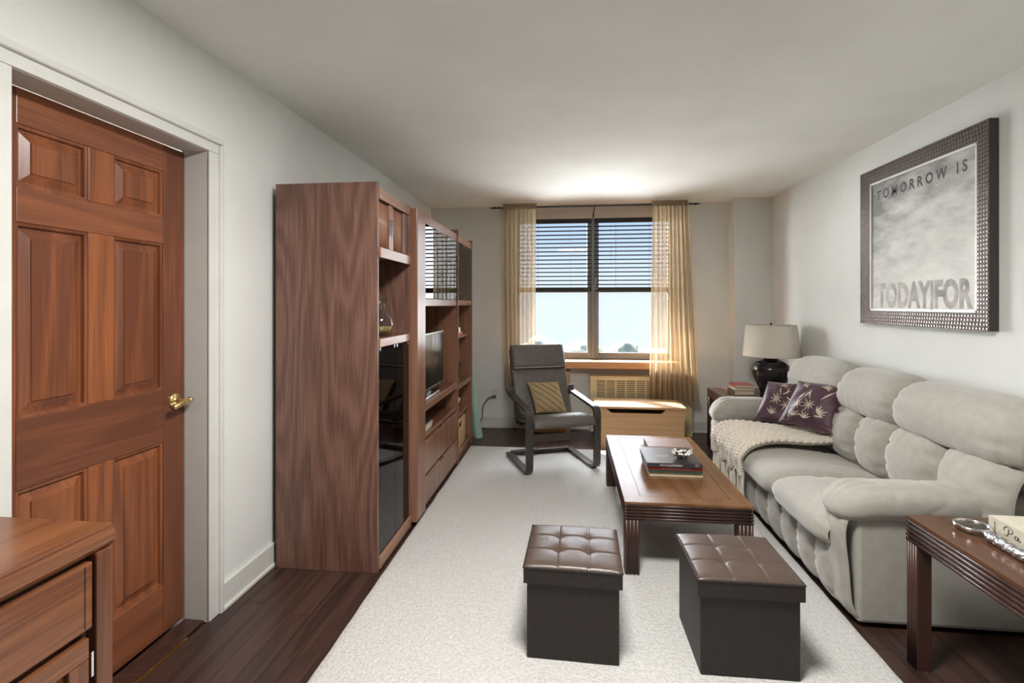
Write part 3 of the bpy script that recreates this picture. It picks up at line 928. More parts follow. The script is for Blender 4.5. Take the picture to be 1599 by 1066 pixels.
des_a = [('f', 0.05, -0.12, 9, 0.30, 0.035, 0.2), ('f', -0.42, -0.15, 8, 0.27, 0.032, 0.5), ('f', 0.45, 0.72, 7, 0.25, 0.034, -0.5, 3.9), ('f', -0.45, 0.74, 6, 0.22, 0.03, -0.4, 3.9),
         ('l', 0.45, 0.15, 0.95, 0.62, 0.06), ('l', 0.02, 0.15, 1.9, 0.45, 0.05), ('l', -0.2, 0.2, 1.2, 0.4, 0.05), ('l', -0.5, 0.1, 1.0, 0.42, 0.05),
         ('f', 0.0, -0.72, 5, 0.34, 0.04, 0.5, 2.6), ('f', -0.45, -0.70, 5, 0.30, 0.035, 0.5, 2.6), ('f', 0.45, -0.40, 6, 0.34, 0.045, -0.4, 2.6), ('l', 0.35, -0.55, 0.2, 0.35, 0.05)]
des_b = [('f', -0.2, -0.05, 9, 0.34, 0.038, 0.3), ('f', 0.0, 0.68, 7, 0.27, 0.036, -0.4, 4.2), ('l', -0.05, 0.2, 1.9, 0.45, 0.06), ('l', 0.05, 0.2, 0.6, 0.5, 0.06),
         ('l', 0.3, 0.25, 1.6, 0.4, 0.05), ('f', -0.25, -0.78, 5, 0.34, 0.04, 0.5, 2.5), ('f', 0.35, -0.3, 6, 0.30, 0.04, 0.2), ('l', 0.3, 0.1, -0.4, 0.4, 0.05)]
purple_pillow('purple pillow with pale floral embroidery leaning by the sofa\'s far armrest, partly covered', [(1.365, 3.92, 0.525), (1.60, 3.80, 0.50), (1.745, 3.99, 0.775), (1.525, 4.08, 0.775)], (1.5, 3.93, 0.47), 5, des_b)
purple_pillow('purple floral pillow in front, leaning on sofa back above knitted throw', [(1.452, 3.70, 0.556), (1.655, 3.40, 0.548), (1.785, 3.50, 0.845), (1.600, 3.735, 0.832)], (1.58, 3.56, 0.47), 9, des_a)
random.seed(21)

# ------------------------------------------------------------------ knitted throw
thr = thing('knitted_throw', 'chunky cream knitted throw with fringe draped over sofa seat', 'throw blanket', (1.35, 3.55, 0.45))
tp = cr([(1.715, 0.505, 0), (1.60, 0.492, 0), (1.42, 0.500, 0), (1.25, 0.500, 0), (1.135, 0.470, 0), (1.078, 0.415, 0), (1.080, 0.365, 0), (1.088, 0.305, 0)], 80)


def tpt(s_, t_, h=0.0):
    """s 0..1 from the sofa back to the front hem, t -1..1 across"""
    f_ = s_ * 80
    i = min(int(f_), 79)
    c = tp[i].lerp(tp[i + 1], f_ - i)
    d = (tp[i + 1] - tp[i]).normalized()
    n_ = Vector((d.y, -d.x))
    if n_.y < -0.3 or (n_.y < 0.3 and n_.x > 0):
        n_ = -n_
    y0 = 3.425 - 0.05 * sin(pi * s_) - 0.20 * max(0, s_ - 0.30) ** 1.0
    y1 = 3.60 + 0.33 * min(1, s_ / 0.5) ** 0.8 + 0.03 * s_
    y = (y0 + y1) / 2 + t_ * (y1 - y0) / 2
    hh = h + 0.010 * noise.noise((s_ * 6, t_ * 3, 2)) + 0.014 * math.exp(-((1 - s_) / 0.25) ** 2) * sin(t_ * 11) - 0.006 * max(0, abs(t_) - 0.85) / 0.15
    return Vector((c.x + n_.x * hh, y, c.y + n_.y * hh))


rows_a = [[tpt(j / 40, -1 + 2 * i / 30, -0.004) for i in range(31)] for j in range(41)]
rows_b = [[tpt(j / 40, -1 + 2 * i / 30, -0.008) for i in range(31)] for j in range(41)]
MB().grid(rows_a).grid(rows_b, flip=True).build('cloth', M['wool'], thr, smooth=True)
st = MB()
NS, NT = 26, 11
for a in range(NS):
    for b_ in range(NT):
        t0 = -1 + 2 * (b_ + 0.5) / NT
        s0 = (a + 0.5) / NS
        dt = 2.0 / NT
        ds = 1.0 / NS
        off = 0.0 if b_ % 2 == 0 else 0.5 * ds
        for sg in (-1, 1):
            p0 = tpt(min(1, max(0, s0 + off - 0.75 * ds)), t0 + sg * dt * 0.06, 0.004)
            p1 = tpt(min(1, max(0, s0 + off + 0.05 * ds)), t0 + sg * dt * 0.30, 0.014)
            p2 = tpt(min(1, max(0, s0 + off + 0.85 * ds)), max(-1, min(1, t0 + sg * dt * 0.52)), 0.005)
            st.tube([p0, p1, p2], [0.007, 0.0150, 0.009], 7, caps=False)
so = st.build('knit_stitches', M['wool'], thr, smooth=True)
so['kind'] = 'stuff'
for k in range(17):
    t0 = -0.97 + 1.94 * k / 16
    p0 = tpt(0.985, t0, 0.0)
    L_ = 0.20 + 0.06 * random.random()
    dx_ = random.uniform(-0.008, 0.006)
    dy_ = random.uniform(-0.012, 0.012)
    f_ = MB()
    for q in range(4):
        jx, jy = random.uniform(-0.006, 0.006), random.uniform(-0.010, 0.010)
        pts = cr([p0 + Vector((0, jy * 0.4, 0.01)), p0 + Vector((jx + dx_ * 0.4, jy + dy_ * 0.4, -L_ * 0.4)), p0 + Vector((jx + dx_, jy * 1.5 + dy_, -L_ * (0.9 + 0.1 * q / 3)))], 8)
        f_.tube(pts, [0.006, 0.0085, 0.009, 0.009, 0.0085, 0.008, 0.0075, 0.007, 0.004], 6)
    f_.build('tassel', M['wool'], thr, smooth=True)


# ------------------------------------------------------------------ tables with reeded aprons and legs
def reeded_table(name, lab, cat, x0, x1, y0, y1, z0, h, leg, apron, topmat, inlay=True):
    t = thing(name, lab, cat, ((x0 + x1) / 2, (y0 + y1) / 2, z0))
    zt = h - 0.012
    fr = 0.085
    tm = MB()
    # flat board made of a mitred frame round an inset panel
    for pts in (((x0, y0), (x1, y0), (x1 - fr, y0 + fr), (x0 + fr, y0 + fr)), ((x1, y0), (x1, y1), (x1 - fr, y1 - fr), (x1 - fr, y0 + fr)),
                ((x1, y1), (x0, y1), (x0 + fr, y1 - fr), (x1 - fr, y1 - fr)), ((x0, y1), (x0, y0), (x0 + fr, y0 + fr), (x0 + fr, y1 - fr))):
        tm.add([(a, b_, zt) for a, b_ in pts] + [(a, b_, h) for a, b_ in pts], [(3, 2, 1, 0), (4, 5, 6, 7), (0, 1, 5, 4), (1, 2, 6, 5), (2, 3, 7, 6), (3, 0, 4, 7)])
    tm.build('top_frame', topmat, t)
    g_ = 0.0022
    B(x0 + fr + g_, x1 - fr - g_, y0 + fr + g_, y1 - fr - g_, zt - 0.003, h - 0.0003).build('top_panel', topmat, t)
    B(x0 + fr - 0.01, x1 - fr + 0.01, y0 + fr - 0.01, y1 - fr + 0.01, zt - 0.008, zt - 0.004).build('inlay_groove', M['black'], t)
    e_ = 0.006
    za = zt - apron
    for (a, b_, c, d) in ((x0, x1, y0, y0 + 0.03), (x0, x1, y1 - 0.03, y1), (x0, x0 + 0.03, y0, y1), (x1 - 0.03, x1, y0, y1)):
        B(a + e_, b_ - e_, c + e_, d - e_, za, zt).build('apron', M['tabled'], t)
    nr = 5
    pr = apron / nr
    for side in range(4):
        rm = MB()
        for k in range(nr):
            zc_ = za + pr * (k + 0.5)
            rad_ = pr * 0.40
            if side == 0:
                rm.tube([(x0 + pr * k * 0, y0 + e_, zc_), (x1, y0 + e_, zc_)], rad_, 8)
            elif side == 1:
                rm.tube([(x0, y1 - e_, zc_), (x1, y1 - e_, zc_)], rad_, 8)
            elif side == 2:
                rm.tube([(x0 + e_, y0, zc_), (x0 + e_, y1, zc_)], rad_, 8)
            else:
                rm.tube([(x1 - e_, y0, zc_), (x1 - e_, y1, zc_)], rad_, 8)
        rm.build('apron_reeding', M['tabled'], t, smooth=True)
    for (lx, ly, sx, sy) in ((x0, y0, 1, 1), (x1, y0, -1, 1), (x0, y1, 1, -1), (x1, y1, -1, -1)):
        a0, a1 = sorted((lx + sx * e_, lx + sx * leg))
        b0, b1 = sorted((ly + sy * e_, ly + sy * leg))
        lg = B(a0, a1, b0, b1, z0, za + 0.001).build('leg', M['tabled'], t, bevel=0.002)
        rm = MB()
        nl = max(4, round(leg / pr))
        for k in range(nl):
            o_ = leg * (k + 0.5) / nl
            rm.tube([(lx + sx * o_, ly + sy * e_, z0), (lx + sx * o_, ly + sy * e_, za)], leg / nl * 0.40, 8)
            rm.tube([(lx + sx * e_, ly + sy * o_, z0), (lx + sx * e_, ly + sy * o_, za)], leg / nl * 0.40, 8)
        rm.build('leg_reeding', M['tabled'], lg, smooth=True)
    return t


reeded_table('coffee_table', 'long low glossy wooden coffee table with reeded dark legs on rug', 'coffee table', 0.281, 0.899, 2.585, 3.895, RZ, 0.381, 0.072, 0.080, M['table'])
reeded_table('end_table', 'dark wooden end table with reeded apron before the near sofa arm', 'end table', 1.290, 1.98, 1.30, 2.105, 0.0, 0.562, 0.056, 0.085, M['endtop'])
reeded_table('end_table', 'wooden end table in far corner beneath the black lamp', 'end table', 1.338, 1.99, 4.425, 5.105, 0.0, 0.562, 0.075, 0.070, M['endtop'])


# ------------------------------------------------------------------ books
def hexm(name, col, rough=0.45):
    return plain(name, col, rough, noise_amt=0.08, nscale=40)


def book(lab, x0, x1, y0, y1, z0, z1, cover, spine, cat='book', group=None, rz=0.0, name='book'):
    """spine: '-y', '-x', '+x' or '+y' side"""
    cx_, cy_ = (x0 + x1) / 2, (y0 + y1) / 2
    o = thing(name, lab, cat, (cx_, cy_, z0), rz, group)
    x0, x1, y0, y1 = x0 - cx_, x1 - cx_, y0 - cy_, y1 - cy_
    z1 -= z0
    z0 = 0.0
    th = min(0.003, (z1 - z0) * 0.16)
    m_ = MB().box(x0, x1, y0, y1, z0, z0 + th).box(x0, x1, y0, y1, z1 - th, z1)
    if spine == '-y':
        m_.box(x0, x1, y0, y0 + th, z0 + th, z1 - th)
    elif spine == '+y':
        m_.box(x0, x1, y1 - th, y1, z0 + th, z1 - th)
    elif spine == '-x':
        m_.box(x0, x0 + th, y0, y1, z0 + th, z1 - th)
    else:
        m_.box(x1 - th, x1, y0, y1, z0 + th, z1 - th)
    m_.build('cover', cover, o, local=True)
    i_ = 0.004
    B(x0 + i_, x1 - i_, y0 + i_, y1 - i_, z0 + th + 0.0002, z1 - th - 0.0002).build('pages', M['paper'], o, local=True)
    return o


def text_part(body, size, mat, parent, fn, name='lettering', spacing=1.0, sx=1.0, bold=0.0, xr=(-9, 9)):
    """lettering as thin flat mesh; fn maps text (x,y) to a point"""
    cu_ = bpy.data.curves.new('t', 'FONT')
    cu_.body = body
    cu_.size = size
    cu_.space_character = spacing
    cu_.align_x = 'CENTER'
    cu_.align_y = 'CENTER'
    cu_.resolution_u = 3
    cu_.offset = bold
    to = bpy.data.objects.new('t', cu_)
    COL.objects.link(to)
    dg = bpy.context.evaluated_depsgraph_get()
    me = bpy.data.meshes.new_from_object(to.evaluated_get(dg))
    m_ = MB()
    m_.add([fn(v.co.x * sx, v.co.y) for v in me.vertices], [tuple(p_.vertices) for p_ in me.polygons if xr[0] < p_.center.x * sx < xr[1]])
    used = sorted({i for f__ in m_.f for i in f__})
    remap = {i: k for k, i in enumerate(used)}
    m_.v = [m_.v[i] for i in used]
    m_.f = [tuple(remap[i] for i in f__) for f__ in m_.f]
    bpy.data.objects.remove(to)
    bpy.data.meshes.remove(me)
    bpy.data.curves.remove(cu_)
    return m_.build(name, mat, parent, local=True)


C_black = hexm('black_cover', (0.040, 0.036, 0.042), 0.35)
C_red = hexm('red_cover', (0.30, 0.035, 0.03))
C_green = hexm('green_cover', (0.03, 0.07, 0.045))
C_cream = hexm('cream_cover', (0.62, 0.55, 0.40))
C_mauve = hexm('mauve_cover', (0.26, 0.17, 0.15), 0.35)
C_ltgrey = hexm('pale_grey_cover', (0.60, 0.60, 0.60))
C_pink = hexm('rose_cover', (0.42, 0.09, 0.10))
C_brown = hexm('brown_cover', (0.12, 0.08, 0.06))
C_ink = plain('pale_print', (0.62, 0.55, 0.50), 0.6)
C_inkd = plain('dark_print', (0.05, 0.045, 0.045), 0.6)
zt_ = 0.3815
GB = 'books on the coffee table'
book('cream book at bottom of front stack on coffee table', 0.462, 0.762, 2.99, 3.30, zt_, zt_ + 0.024, C_cream, '-y', group=GB)
book('thin dark green book under the red one on coffee table', 0.455, 0.757, 2.978, 3.29, zt_ + 0.0245, zt_ + 0.040, C_green, '-y', group=GB)
rb = book('red book under the black one on coffee table', 0.452, 0.757, 2.975, 3.285, zt_ + 0.0405, zt_ + 0.060, C_red, '-y', group=GB)
kb = book('large black book carrying the patterned bowl on coffee table', 0.445, 0.752, 2.962, 3.285, zt_ + 0.0605, zt_ + 0.084, C_black, '-y', group=GB)
w2, d2 = 0.1535, 0.1615
def worn_print(parent, fn, n, wid, h, seed):
    """a row of worn, unreadable printed strokes"""
    rnd = random.Random(seed)
    m_ = MB()
    x = -wid / 2
    while x < wid / 2:
        b_ = wid / n * rnd.uniform(0.35, 0.9)
        hh = h * rnd.uniform(0.5, 1.0)
        z0_ = -h / 2 + rnd.uniform(0, h - hh)
        m_.add([fn(x, z0_), fn(x + b_ * 0.6, z0_), fn(x + b_ * 0.6, z0_ + hh), fn(x, z0_ + hh)], [(0, 1, 2, 3)])
        x += b_ * 1.2
    o = m_.build('worn_print', C_ink if parent is not nb_ref.get('o') else C_inkd, parent, local=True)
    o['kind'] = 'stuff'
    return o


nb_ref = {}
worn_print(kb, lambda x, y: (x - 0.02, -d2 - 0.0006, 0.0118 + y), 16, 0.12, 0.011, 1)
text_part('TT', 0.020, C_ink, kb, lambda x, y: (x + 0.125, -d2 - 0.0006, 0.0118 + y))
for r__ in range(3):
    worn_print(kb, lambda x, y: (x - 0.045, y - 0.005 - 0.016 * r__, 0.0238), 7, 0.075, 0.011, 5 + r__)
worn_print(rb, lambda x, y: (x + 0.01, -0.155 - 0.0006, 0.0098 + y), 18, 0.16, 0.009, 9)
zz = zt_
backs = (('pale booklet at bottom of rear stack on coffee table', 0.008, C_ltgrey, 0.02), ('thin grey booklet second from bottom in rear coffee table stack', 0.008, C_black, -0.012),
         ('white booklet in the middle of rear coffee table stack', 0.009, C_ltgrey, 0.012), ('slim dark booklet directly under the thick cream-paged book', 0.008, C_brown, -0.004))
for lab, hh, cm, dx_ in backs:
    book(lab, 0.500 + dx_ * 0.6 - 0.01, 0.770 + dx_ * 0.6, 3.315 + dx_ * 0.3, 3.52, zz, zz + hh, cm, '-x', group=GB, name='booklet', rz=dx_)
    zz += hh + 0.0005
book('brown-covered book on top of rear stack on coffee table', 0.508, 0.785, 3.312, 3.525, zz, zz + 0.046, C_mauve, '+y', group=GB)
# patterned ash bowl
bowl_m, nn, bb = new_mat('bowl_pattern')
vt = nn.nodes.new('ShaderNodeTexVoronoi'); vt.inputs['Scale'].default_value = 55
tcx = nn.nodes.new('ShaderNodeTexCoord')
rr_ = nn.nodes.new('ShaderNodeValToRGB'); rr_.color_ramp.interpolation = 'CONSTANT'
rr_.color_ramp.elements[0].color = (0.72, 0.70, 0.64, 1); rr_.color_ramp.elements[1].color = (0.03, 0.03, 0.04, 1); rr_.color_ramp.elements[1].position = 0.52
nn.links.new(tcx.outputs['Object'], vt.inputs['Vector']); nn.links.new(vt.outputs['Distance'], rr_.inputs[0]); nn.links.new(rr_.outputs[0], bb.inputs['Base Color'])
bb.inputs['Roughness'].default_value = 0.2
bz = zt_ + 0.0845
bw_ = thing('ceramic_bowl', 'small black and white patterned bowl on the black book', 'bowl', (0.662, 3.075, bz))
MB().lathe([(0.001, 0.0), (0.026, 0.0), (0.028, 0.004), (0.044, 0.017), (0.058, 0.030), (0.060, 0.033), (0.055, 0.032), (0.040, 0.020), (0.022, 0.009), (0.001, 0.008)], (0.662, 3.075, bz), 36).build('dish', bowl_m, bw_, smooth=True)
for k in range(4):
    a = k * pi / 2 + 0.5
    MB().tube([(0.662 + 0.050 * cos(a), 3.075 + 0.050 * sin(a), bz + 0.032), (0.662 + 0.066 * cos(a), 3.075 + 0.066 * sin(a), bz + 0.034)], 0.007, 8).build('rim_lug', M['white'], bw_, smooth=True)

# books on far end table
et = 0.5625
GE = 'books on the far end table'
book('brown book at bottom of the stack beside black lamp', 1.468, 1.640, 4.70, 4.90, et, et + 0.040, C_brown, '-x', group=GE)
book('cream book in the middle of stack beside black lamp', 1.474, 1.644, 4.705, 4.895, et + 0.0405, et + 0.063, C_cream, '+y', group=GE)
book('rose red book on top of stack beside black lamp', 1.478, 1.640, 4.71, 4.89, et + 0.0635, et + 0.088, C_pink, '-x', group=GE)

# ------------------------------------------------------------------ table lamp
lx, ly = 1.785, 4.72
lamp = thing('table_lamp', 'black ceramic urn lamp with beige drum shade on far end table', 'lamp', (lx, ly, et))
prof = cr([(0.085, 0.0, 0), (0.092, 0.015, 0), (0.088, 0.03, 0), (0.105, 0.075, 0), (0.140, 0.15, 0), (0.158, 0.215, 0), (0.150, 0.262, 0), (0.115, 0.295, 0), (0.072, 0.312, 0), (0.058, 0.325, 0), (0.058, 0.350, 0), (0.066, 0.360, 0), (0.060, 0.366, 0), (0.012, 0.368, 0)], 60)
MB().lathe([(0.001, 0)] + [(p_.x, p_.y) for p_ in prof], (lx, ly, et), 48).build('base', M['glaze'], lamp, smooth=True)
for q in (0.268, 0.285):
    rr2 = 0.147 if q < 0.27 else 0.130
    MB().lathe([(rr2 - 0.004, q - 0.004), (rr2 + 0.003, q), (rr2 - 0.004, q + 0.004)], (lx, ly, et), 40).build('ring_band', M['glaze'], lamp, smooth=True)
MB().tube([(lx, ly, et + 0.36), (lx, ly, et + 0.640)], 0.006, 8).build('stem', M['iron'], lamp)
zs0, zs1 = 0.912, 1.188
MB().lathe([(0.233, zs0), (0.205, zs1), (0.202, zs1), (0.230, zs0), (0.233, zs0)], (lx, ly, 0), 56).build('shade', M['shade'], lamp, smooth=True)
for (r_, z_) in ((0.2325, zs0 + 0.003), (0.2045, zs1 - 0.003)):
    MB().lathe([(r_ - 0.003, z_ - 0.004), (r_ + 0.0012, z_ - 0.004), (r_ + 0.0012, z_ + 0.004), (r_ - 0.003, z_ + 0.004), (r_ - 0.003, z_ - 0.004)], (lx, ly, 0), 56).build('shade_trim', M['shade'], lamp, smooth=True)
for k in range(3):
    a = k * 2 * pi / 3 + 0.3
    MB().tube([(lx, ly, zs1 - 0.010), (lx + 0.203 * cos(a), ly + 0.203 * sin(a), zs1 - 0.006)], 0.002, 5).build('spider_arm', M['iron'], lamp)
MB().lathe([(0.001, zs1 - 0.012), (0.008, zs1 - 0.010), (0.006, zs1 + 0.002), (0.010, zs1 + 0.010), (0.007, zs1 + 0.018), (0.001, zs1 + 0.020)], (lx, ly, 0), 14).build('finial', M['iron'], lamp, smooth=True)

# ------------------------------------------------------------------ near end table: magnifier and book
mg = thing('magnifying_glass', 'magnifying glass with ornate silver handle on near end table', 'magnifying glass', (1.43, 1.96, et))
mc = Vector((1.430, 1.974, et + 0.018))
ax = Vector((-0.05, -0.985, 0.0)).normalized()
sd = Vector((ax.y, -ax.x, 0)) * -1
ring = [mc + (ax * cos(a) + sd * sin(a)) * 0.050 for a in [2 * pi * k / 40 for k in range(41)]]
MB().tube(ring, 0.0055, 8, caps=False, flat=1.5).build('rim', M['chrome'], mg, smooth=True)
lm = MB()
for s2 in (1, -1):
    lm.grid([[mc + (ax * cos(2 * pi * k / 32) + sd * sin(2 * pi * k / 32)) * r_ + Vector((0, 0, s2 * 0.006 * (1 - (r_ / 0.048) ** 2))) for k in range(32)] for r_ in (0.0005, 0.018, 0.034, 0.048)], close_u=True, flip=s2 < 0)
lm.build('lens', M['lens'], mg, smooth=True)
h0 = mc + ax * 0.054
hp = [h0 + ax * (0.02 + 0.16 * k / 32) + Vector((0, 0, -0.001)) for k in range(33)]
hr = [0.0155 + 0.0035 * abs(sin(k / 32 * pi * 4)) for k in range(33)]
hr[0] = hr[-1] = 0.010
MB().tube(hp, hr, 20).build('handle', M['silver'], mg, smooth=True)
MB().tube([h0 - ax * 0.006, h0 + ax * 0.024], [0.006, 0.009], 10).build('ferrule', M['chrome'], mg, smooth=True)
for k in range(4):
    c_ = h0 + ax * (0.022 + 0.04 * k)
    MB().tube([c_ - ax * 0.003 , c_ + ax * 0.003], 0.0185 if k else 0.014, 20).build('handle_ring', M['chrome'], mg, smooth=True)

nb_ = book('thick cream book with black script spine on near end table', 1.490, 1.72, 1.62, 1.985, et, et + 0.056, hexm('ivory_cover', (0.60, 0.565, 0.46), 0.5), '-x')
# hand-lettered script "Pa" and a small imprint on the spine
scr = MB()
def ribbon(pts, wid=0.0014):
    P_ = cr([(a, b_, 0) for a, b_ in pts], 26)
    for i in range(len(P_) - 1):
        a, b_ = P_[i], P_[i + 1]
        d = (b_ - a)
        if d.length < 1e-6:
            continue
        d.normalize()
        wv_ = wid * (0.55 + 0.9 * abs(d.y))
        n_ = Vector((-d.y, d.x, 0)) * wv_
        scr.add([(-0.1156, -(q.x), q.y) for q in (a - n_, b_ - n_, b_ + n_, a + n_)], [(0, 1, 2, 3)])
# script space: x along the spine (towards the reader's right = -y), y up
sc_ = lambda L__, ox, oy, k: [(ox + a * k, oy + b_ * k) for a, b_ in L__]
ribbon(sc_([(-0.2, 0.05), (-0.05, -0.05), (0.2, 0.1), (0.42, 1.0)], -0.108, 0.016, 0.026))
ribbon(sc_([(-0.35, 0.55), (-0.3, 0.95), (0.1, 1.2), (0.75, 1.15), (0.95, 0.8), (0.7, 0.5), (0.3, 0.42)], -0.108, 0.016, 0.026))
ribbon(sc_([(0.85, 0.45), (0.6, 0.52), (0.42, 0.25), (0.6, 0.0), (0.85, 0.2), (0.98, 0.5), (0.95, 0.1), (1.1, 0.02), (1.3, 0.2)], -0.086, 0.016, 0.026))
scr.build('script_title', C_inkd, nb_, local=True)
nb_ref['o'] = nb_
worn_print(nb_, lambda x, y: (-0.1156, 0.155 - y, 0.028 + x), 6, 0.03, 0.008, 12)

# ------------------------------------------------------------------ ottomans
def ottoman(lab, x0, y0, rz, w_=0.372, d_=0.372, h=0.368):
    o = thing('storage_ottoman', lab, 'ottoman', (x0, y0, RZ), rz, 'tufted storage cubes')
    hw, hd = w_ / 2, d_ / 2
    lidh = 0.062
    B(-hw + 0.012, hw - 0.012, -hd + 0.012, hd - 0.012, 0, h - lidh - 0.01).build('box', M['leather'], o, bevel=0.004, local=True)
    m_ = MB()
    N = 72
    zb, ztop = h - lidh - 0.016, h - 0.020
    bl = (-0.33, 0.33)
    rows = []
    for j in range(N + 1):
        v = -1 + 2 * j / N
        r_ = []
        for i in range(N + 1):
            u = -1 + 2 * i / N
            e_ = ((1 - abs(u) ** 14) * (1 - abs(v) ** 14)) ** 0.5
            dome = 0.016 * (1 - u * u * 0.6) * (1 - v * v * 0.6) * e_ ** 0.7
            seam = 0.0
            for b_ in bl:
                seam = max(seam, math.exp(-(abs(u - b_) / 0.022) ** 1.4), math.exp(-(abs(v - b_) / 0.022) ** 1.4))
            dim = 0.0
            for a in bl:
                for b_ in bl:
                    rr2 = math.hypot(u - a, v - b_)
                    dim += math.exp(-(rr2 / 0.10)) * 0.016
            r_.append((u * hw, v * hd, ztop + 0.010 * e_ + dome - 0.0042 * seam * e_ - dim))
        rows.append(r_)
    m_.grid(rows)
    # skirt of the lid
    ring_t = [(u * hw, -hd) for u in [-1 + 2 * i / N for i in range(N)]] + [(hw, v * hd) for v in [-1 + 2 * i / N for i in range(N)]] + [(-u * hw, hd) for u in [-1 + 2 * i / N for i in range(N)]] + [(-hw, -v * hd) for v in [-1 + 2 * i / N for i in range(N)]]
    lid = m_.build('lid', M['leather_lit_top'], o, smooth=True, local=True)
    sk = MB()
    sk.grid([[(x, y, z_) for x, y in ring_t] for z_ in (ztop + 0.001, zb)], close_u=True)
    sk.grid([[(x * 0.985, y * 0.985, z_) for x, y in ring_t] for z_ in (ztop + 0.001, zb)], close_u=True, flip=True)
    sk.grid([[(x, y, zb) for x, y in ring_t], [(x * 0.985, y * 0.985, zb) for x, y in ring_t]], close_u=True)
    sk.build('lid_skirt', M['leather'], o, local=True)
    for (a, b_, c_, d__) in ((-hw, -hd, hw, -hd), (hw, -hd, hw, hd), (hw, hd, -hw, hd), (-hw, hd, -hw, -hd)):
        MB().tube([(a, b_, ztop + 0.001), (c_, d__, ztop + 0.001)], 0.0035, 6).build('lid_piping', M['leather'], o, local=True)
    for a in bl:
        for b_ in bl:
            MB().lathe([(0.0005, 0.0035), (0.005, 0.0025), (0.008, 0.0)], (a * hw, b_ * hd, ztop + 0.010 - 0.005), 12).build('tuft_button', M['leather_lit_top'], o, smooth=True, local=True)
    return o


ottoman('dark brown tufted cube ottoman on the left, squarely facing camera', 0.019, 2.105, R(-1.5))
ottoman('dark brown tufted cube ottoman on the right, nearest the sofa', 0.652, 2.092, R(0.5))

# ------------------------------------------------------------------ bent-wood armchair
CH = (-0.150, 4.352, RZ)
ch = thing('armchair', 'black bentwood cantilever armchair with grey leather cushion before the window', 'armchair', CH, R(22.3))
side_path = cr([(0.30, 0.016, 0), (0.0, 0.016, 0), (-0.215, 0.016, 0)], 8) + cr([(-0.25, 0.022, 0), (-0.283, 0.045, 0), (-0.292, 0.09, 0)], 6) + cr([(-0.295, 0.15, 0), (-0.298, 0.30, 0), (-0.300, 0.43, 0)], 6) + \
    cr([(-0.296, 0.470, 0), (-0.270, 0.500, 0), (-0.225, 0.512, 0)], 6) + cr([(-0.15, 0.520, 0), (0.05, 0.542, 0), (0.235, 0.560, 0)], 8) + cr([(0.262, 0.575, 0), (0.275, 0.61, 0)], 3)
for sx in (-1, 1):
    xc = sx * 0.290
    MB().strip(side_path, xc - 0.030, xc + 0.030, 0.026).build('side_frame', M['black_wood'], ch, local=True, bevel=0.004)
seat_path = cr([(-0.285, 0.385, 0), (-0.15, 0.355, 0), (0.02, 0.315, 0), (0.13, 0.295, 0), (0.185, 0.305, 0), (0.225, 0.36, 0), (0.275, 0.50, 0), (0.345, 0.70, 0), (0.435, 0.93, 0)], 50)
for sx in (-1, 1):
    xc = sx * 0.232
    MB().strip(seat_path, xc - 0.022, xc + 0.022, 0.022).build('seat_frame', M['black_wood'], ch, local=True, bevel=0.003)
for (yy, z0_, z1_, th_) in ((-0.275, 0.262, 0.318, 0.018), (0.285, 0.006, 0.040, 0.045)):
    B(-0.275, 0.275, yy - th_ / 2, yy + th_ / 2, z0_, z1_).build('cross_rail', M['black_wood'], ch, local=True, bevel=0.004)
for (yy, zz_) in ((0.02, 0.322), (0.16, 0.31), (0.30, 0.55), (0.39, 0.80)):
    MB().tube([(-0.23, yy, zz_), (0.23, yy, zz_)], 0.011, 8).build('cross_rod', M['black_wood'], ch, local=True, smooth=True)
for sx in (-1, 1):
    MB().tube([(sx * 0.262, 0.215, 0.545), (sx * 0.235, 0.30, 0.545)], 0.012, 8).build('arm_joint', M['black_wood'], ch, local=True)


def chair_pad(path, x0, x1, puff, back, name, mat, seed, lift=0.014, wv=0.002, extra=None):
    P_ = cr(path, 60)
    def fn(u, v, h):
        t = (v + 1) / 2 * 60
        i = min(int(t), 59)
        c = P_[i].lerp(P_[i + 1], t - i)
        d = (P_[i + 1] - P_[i]).normalized()
        n_ = Vector((-d.y, d.x))
        x = (x0 + x1) / 2 + u * (x1 - x0) / 2 * (1 - 0.02 * abs(v) ** 6)
        return (x, c.x + n_.x * (h + lift), c.y + n_.y * (h + lift))
    return pad(fn, 36, 60, puff, p=7, q=0.5, wu=0.002, fu=22, wv=wv, fv=14, back=back, seed=seed, extra=extra).build(name, mat, ch, local=True, smooth=True)


seat_pts = [(-0.335, 0.372, 0), (-0.30, 0.412, 0), (-0.24, 0.418, 0), (-0.10, 0.385, 0), (0.05, 0.355, 0), (0.14, 0.345, 0), (0.185, 0.375, 0), (0.225, 0.46, 0), (0.275, 0.60, 0), (0.335, 0.765, 0)]
chair_pad(seat_pts, -0.265, 0.265, 0.036, 0.030, 'seat_cushion', M['grey_leather'], 4, lift=0.012)
chair_pad([(0.330, 0.755, 0), (0.375, 0.865, 0), (0.418, 0.968, 0)], -0.262, 0.262, 0.048, 0.030, 'headrest_cushion', M['grey_leather'], 6, lift=0.020)
MB().tube([(-0.245, 0.281, 0.781), (0.20, 0.281, 0.781)], 0.004, 6).build('headrest_seam', plain('pale_piping', (0.45, 0.40, 0.35), 0.5), ch, local=True)

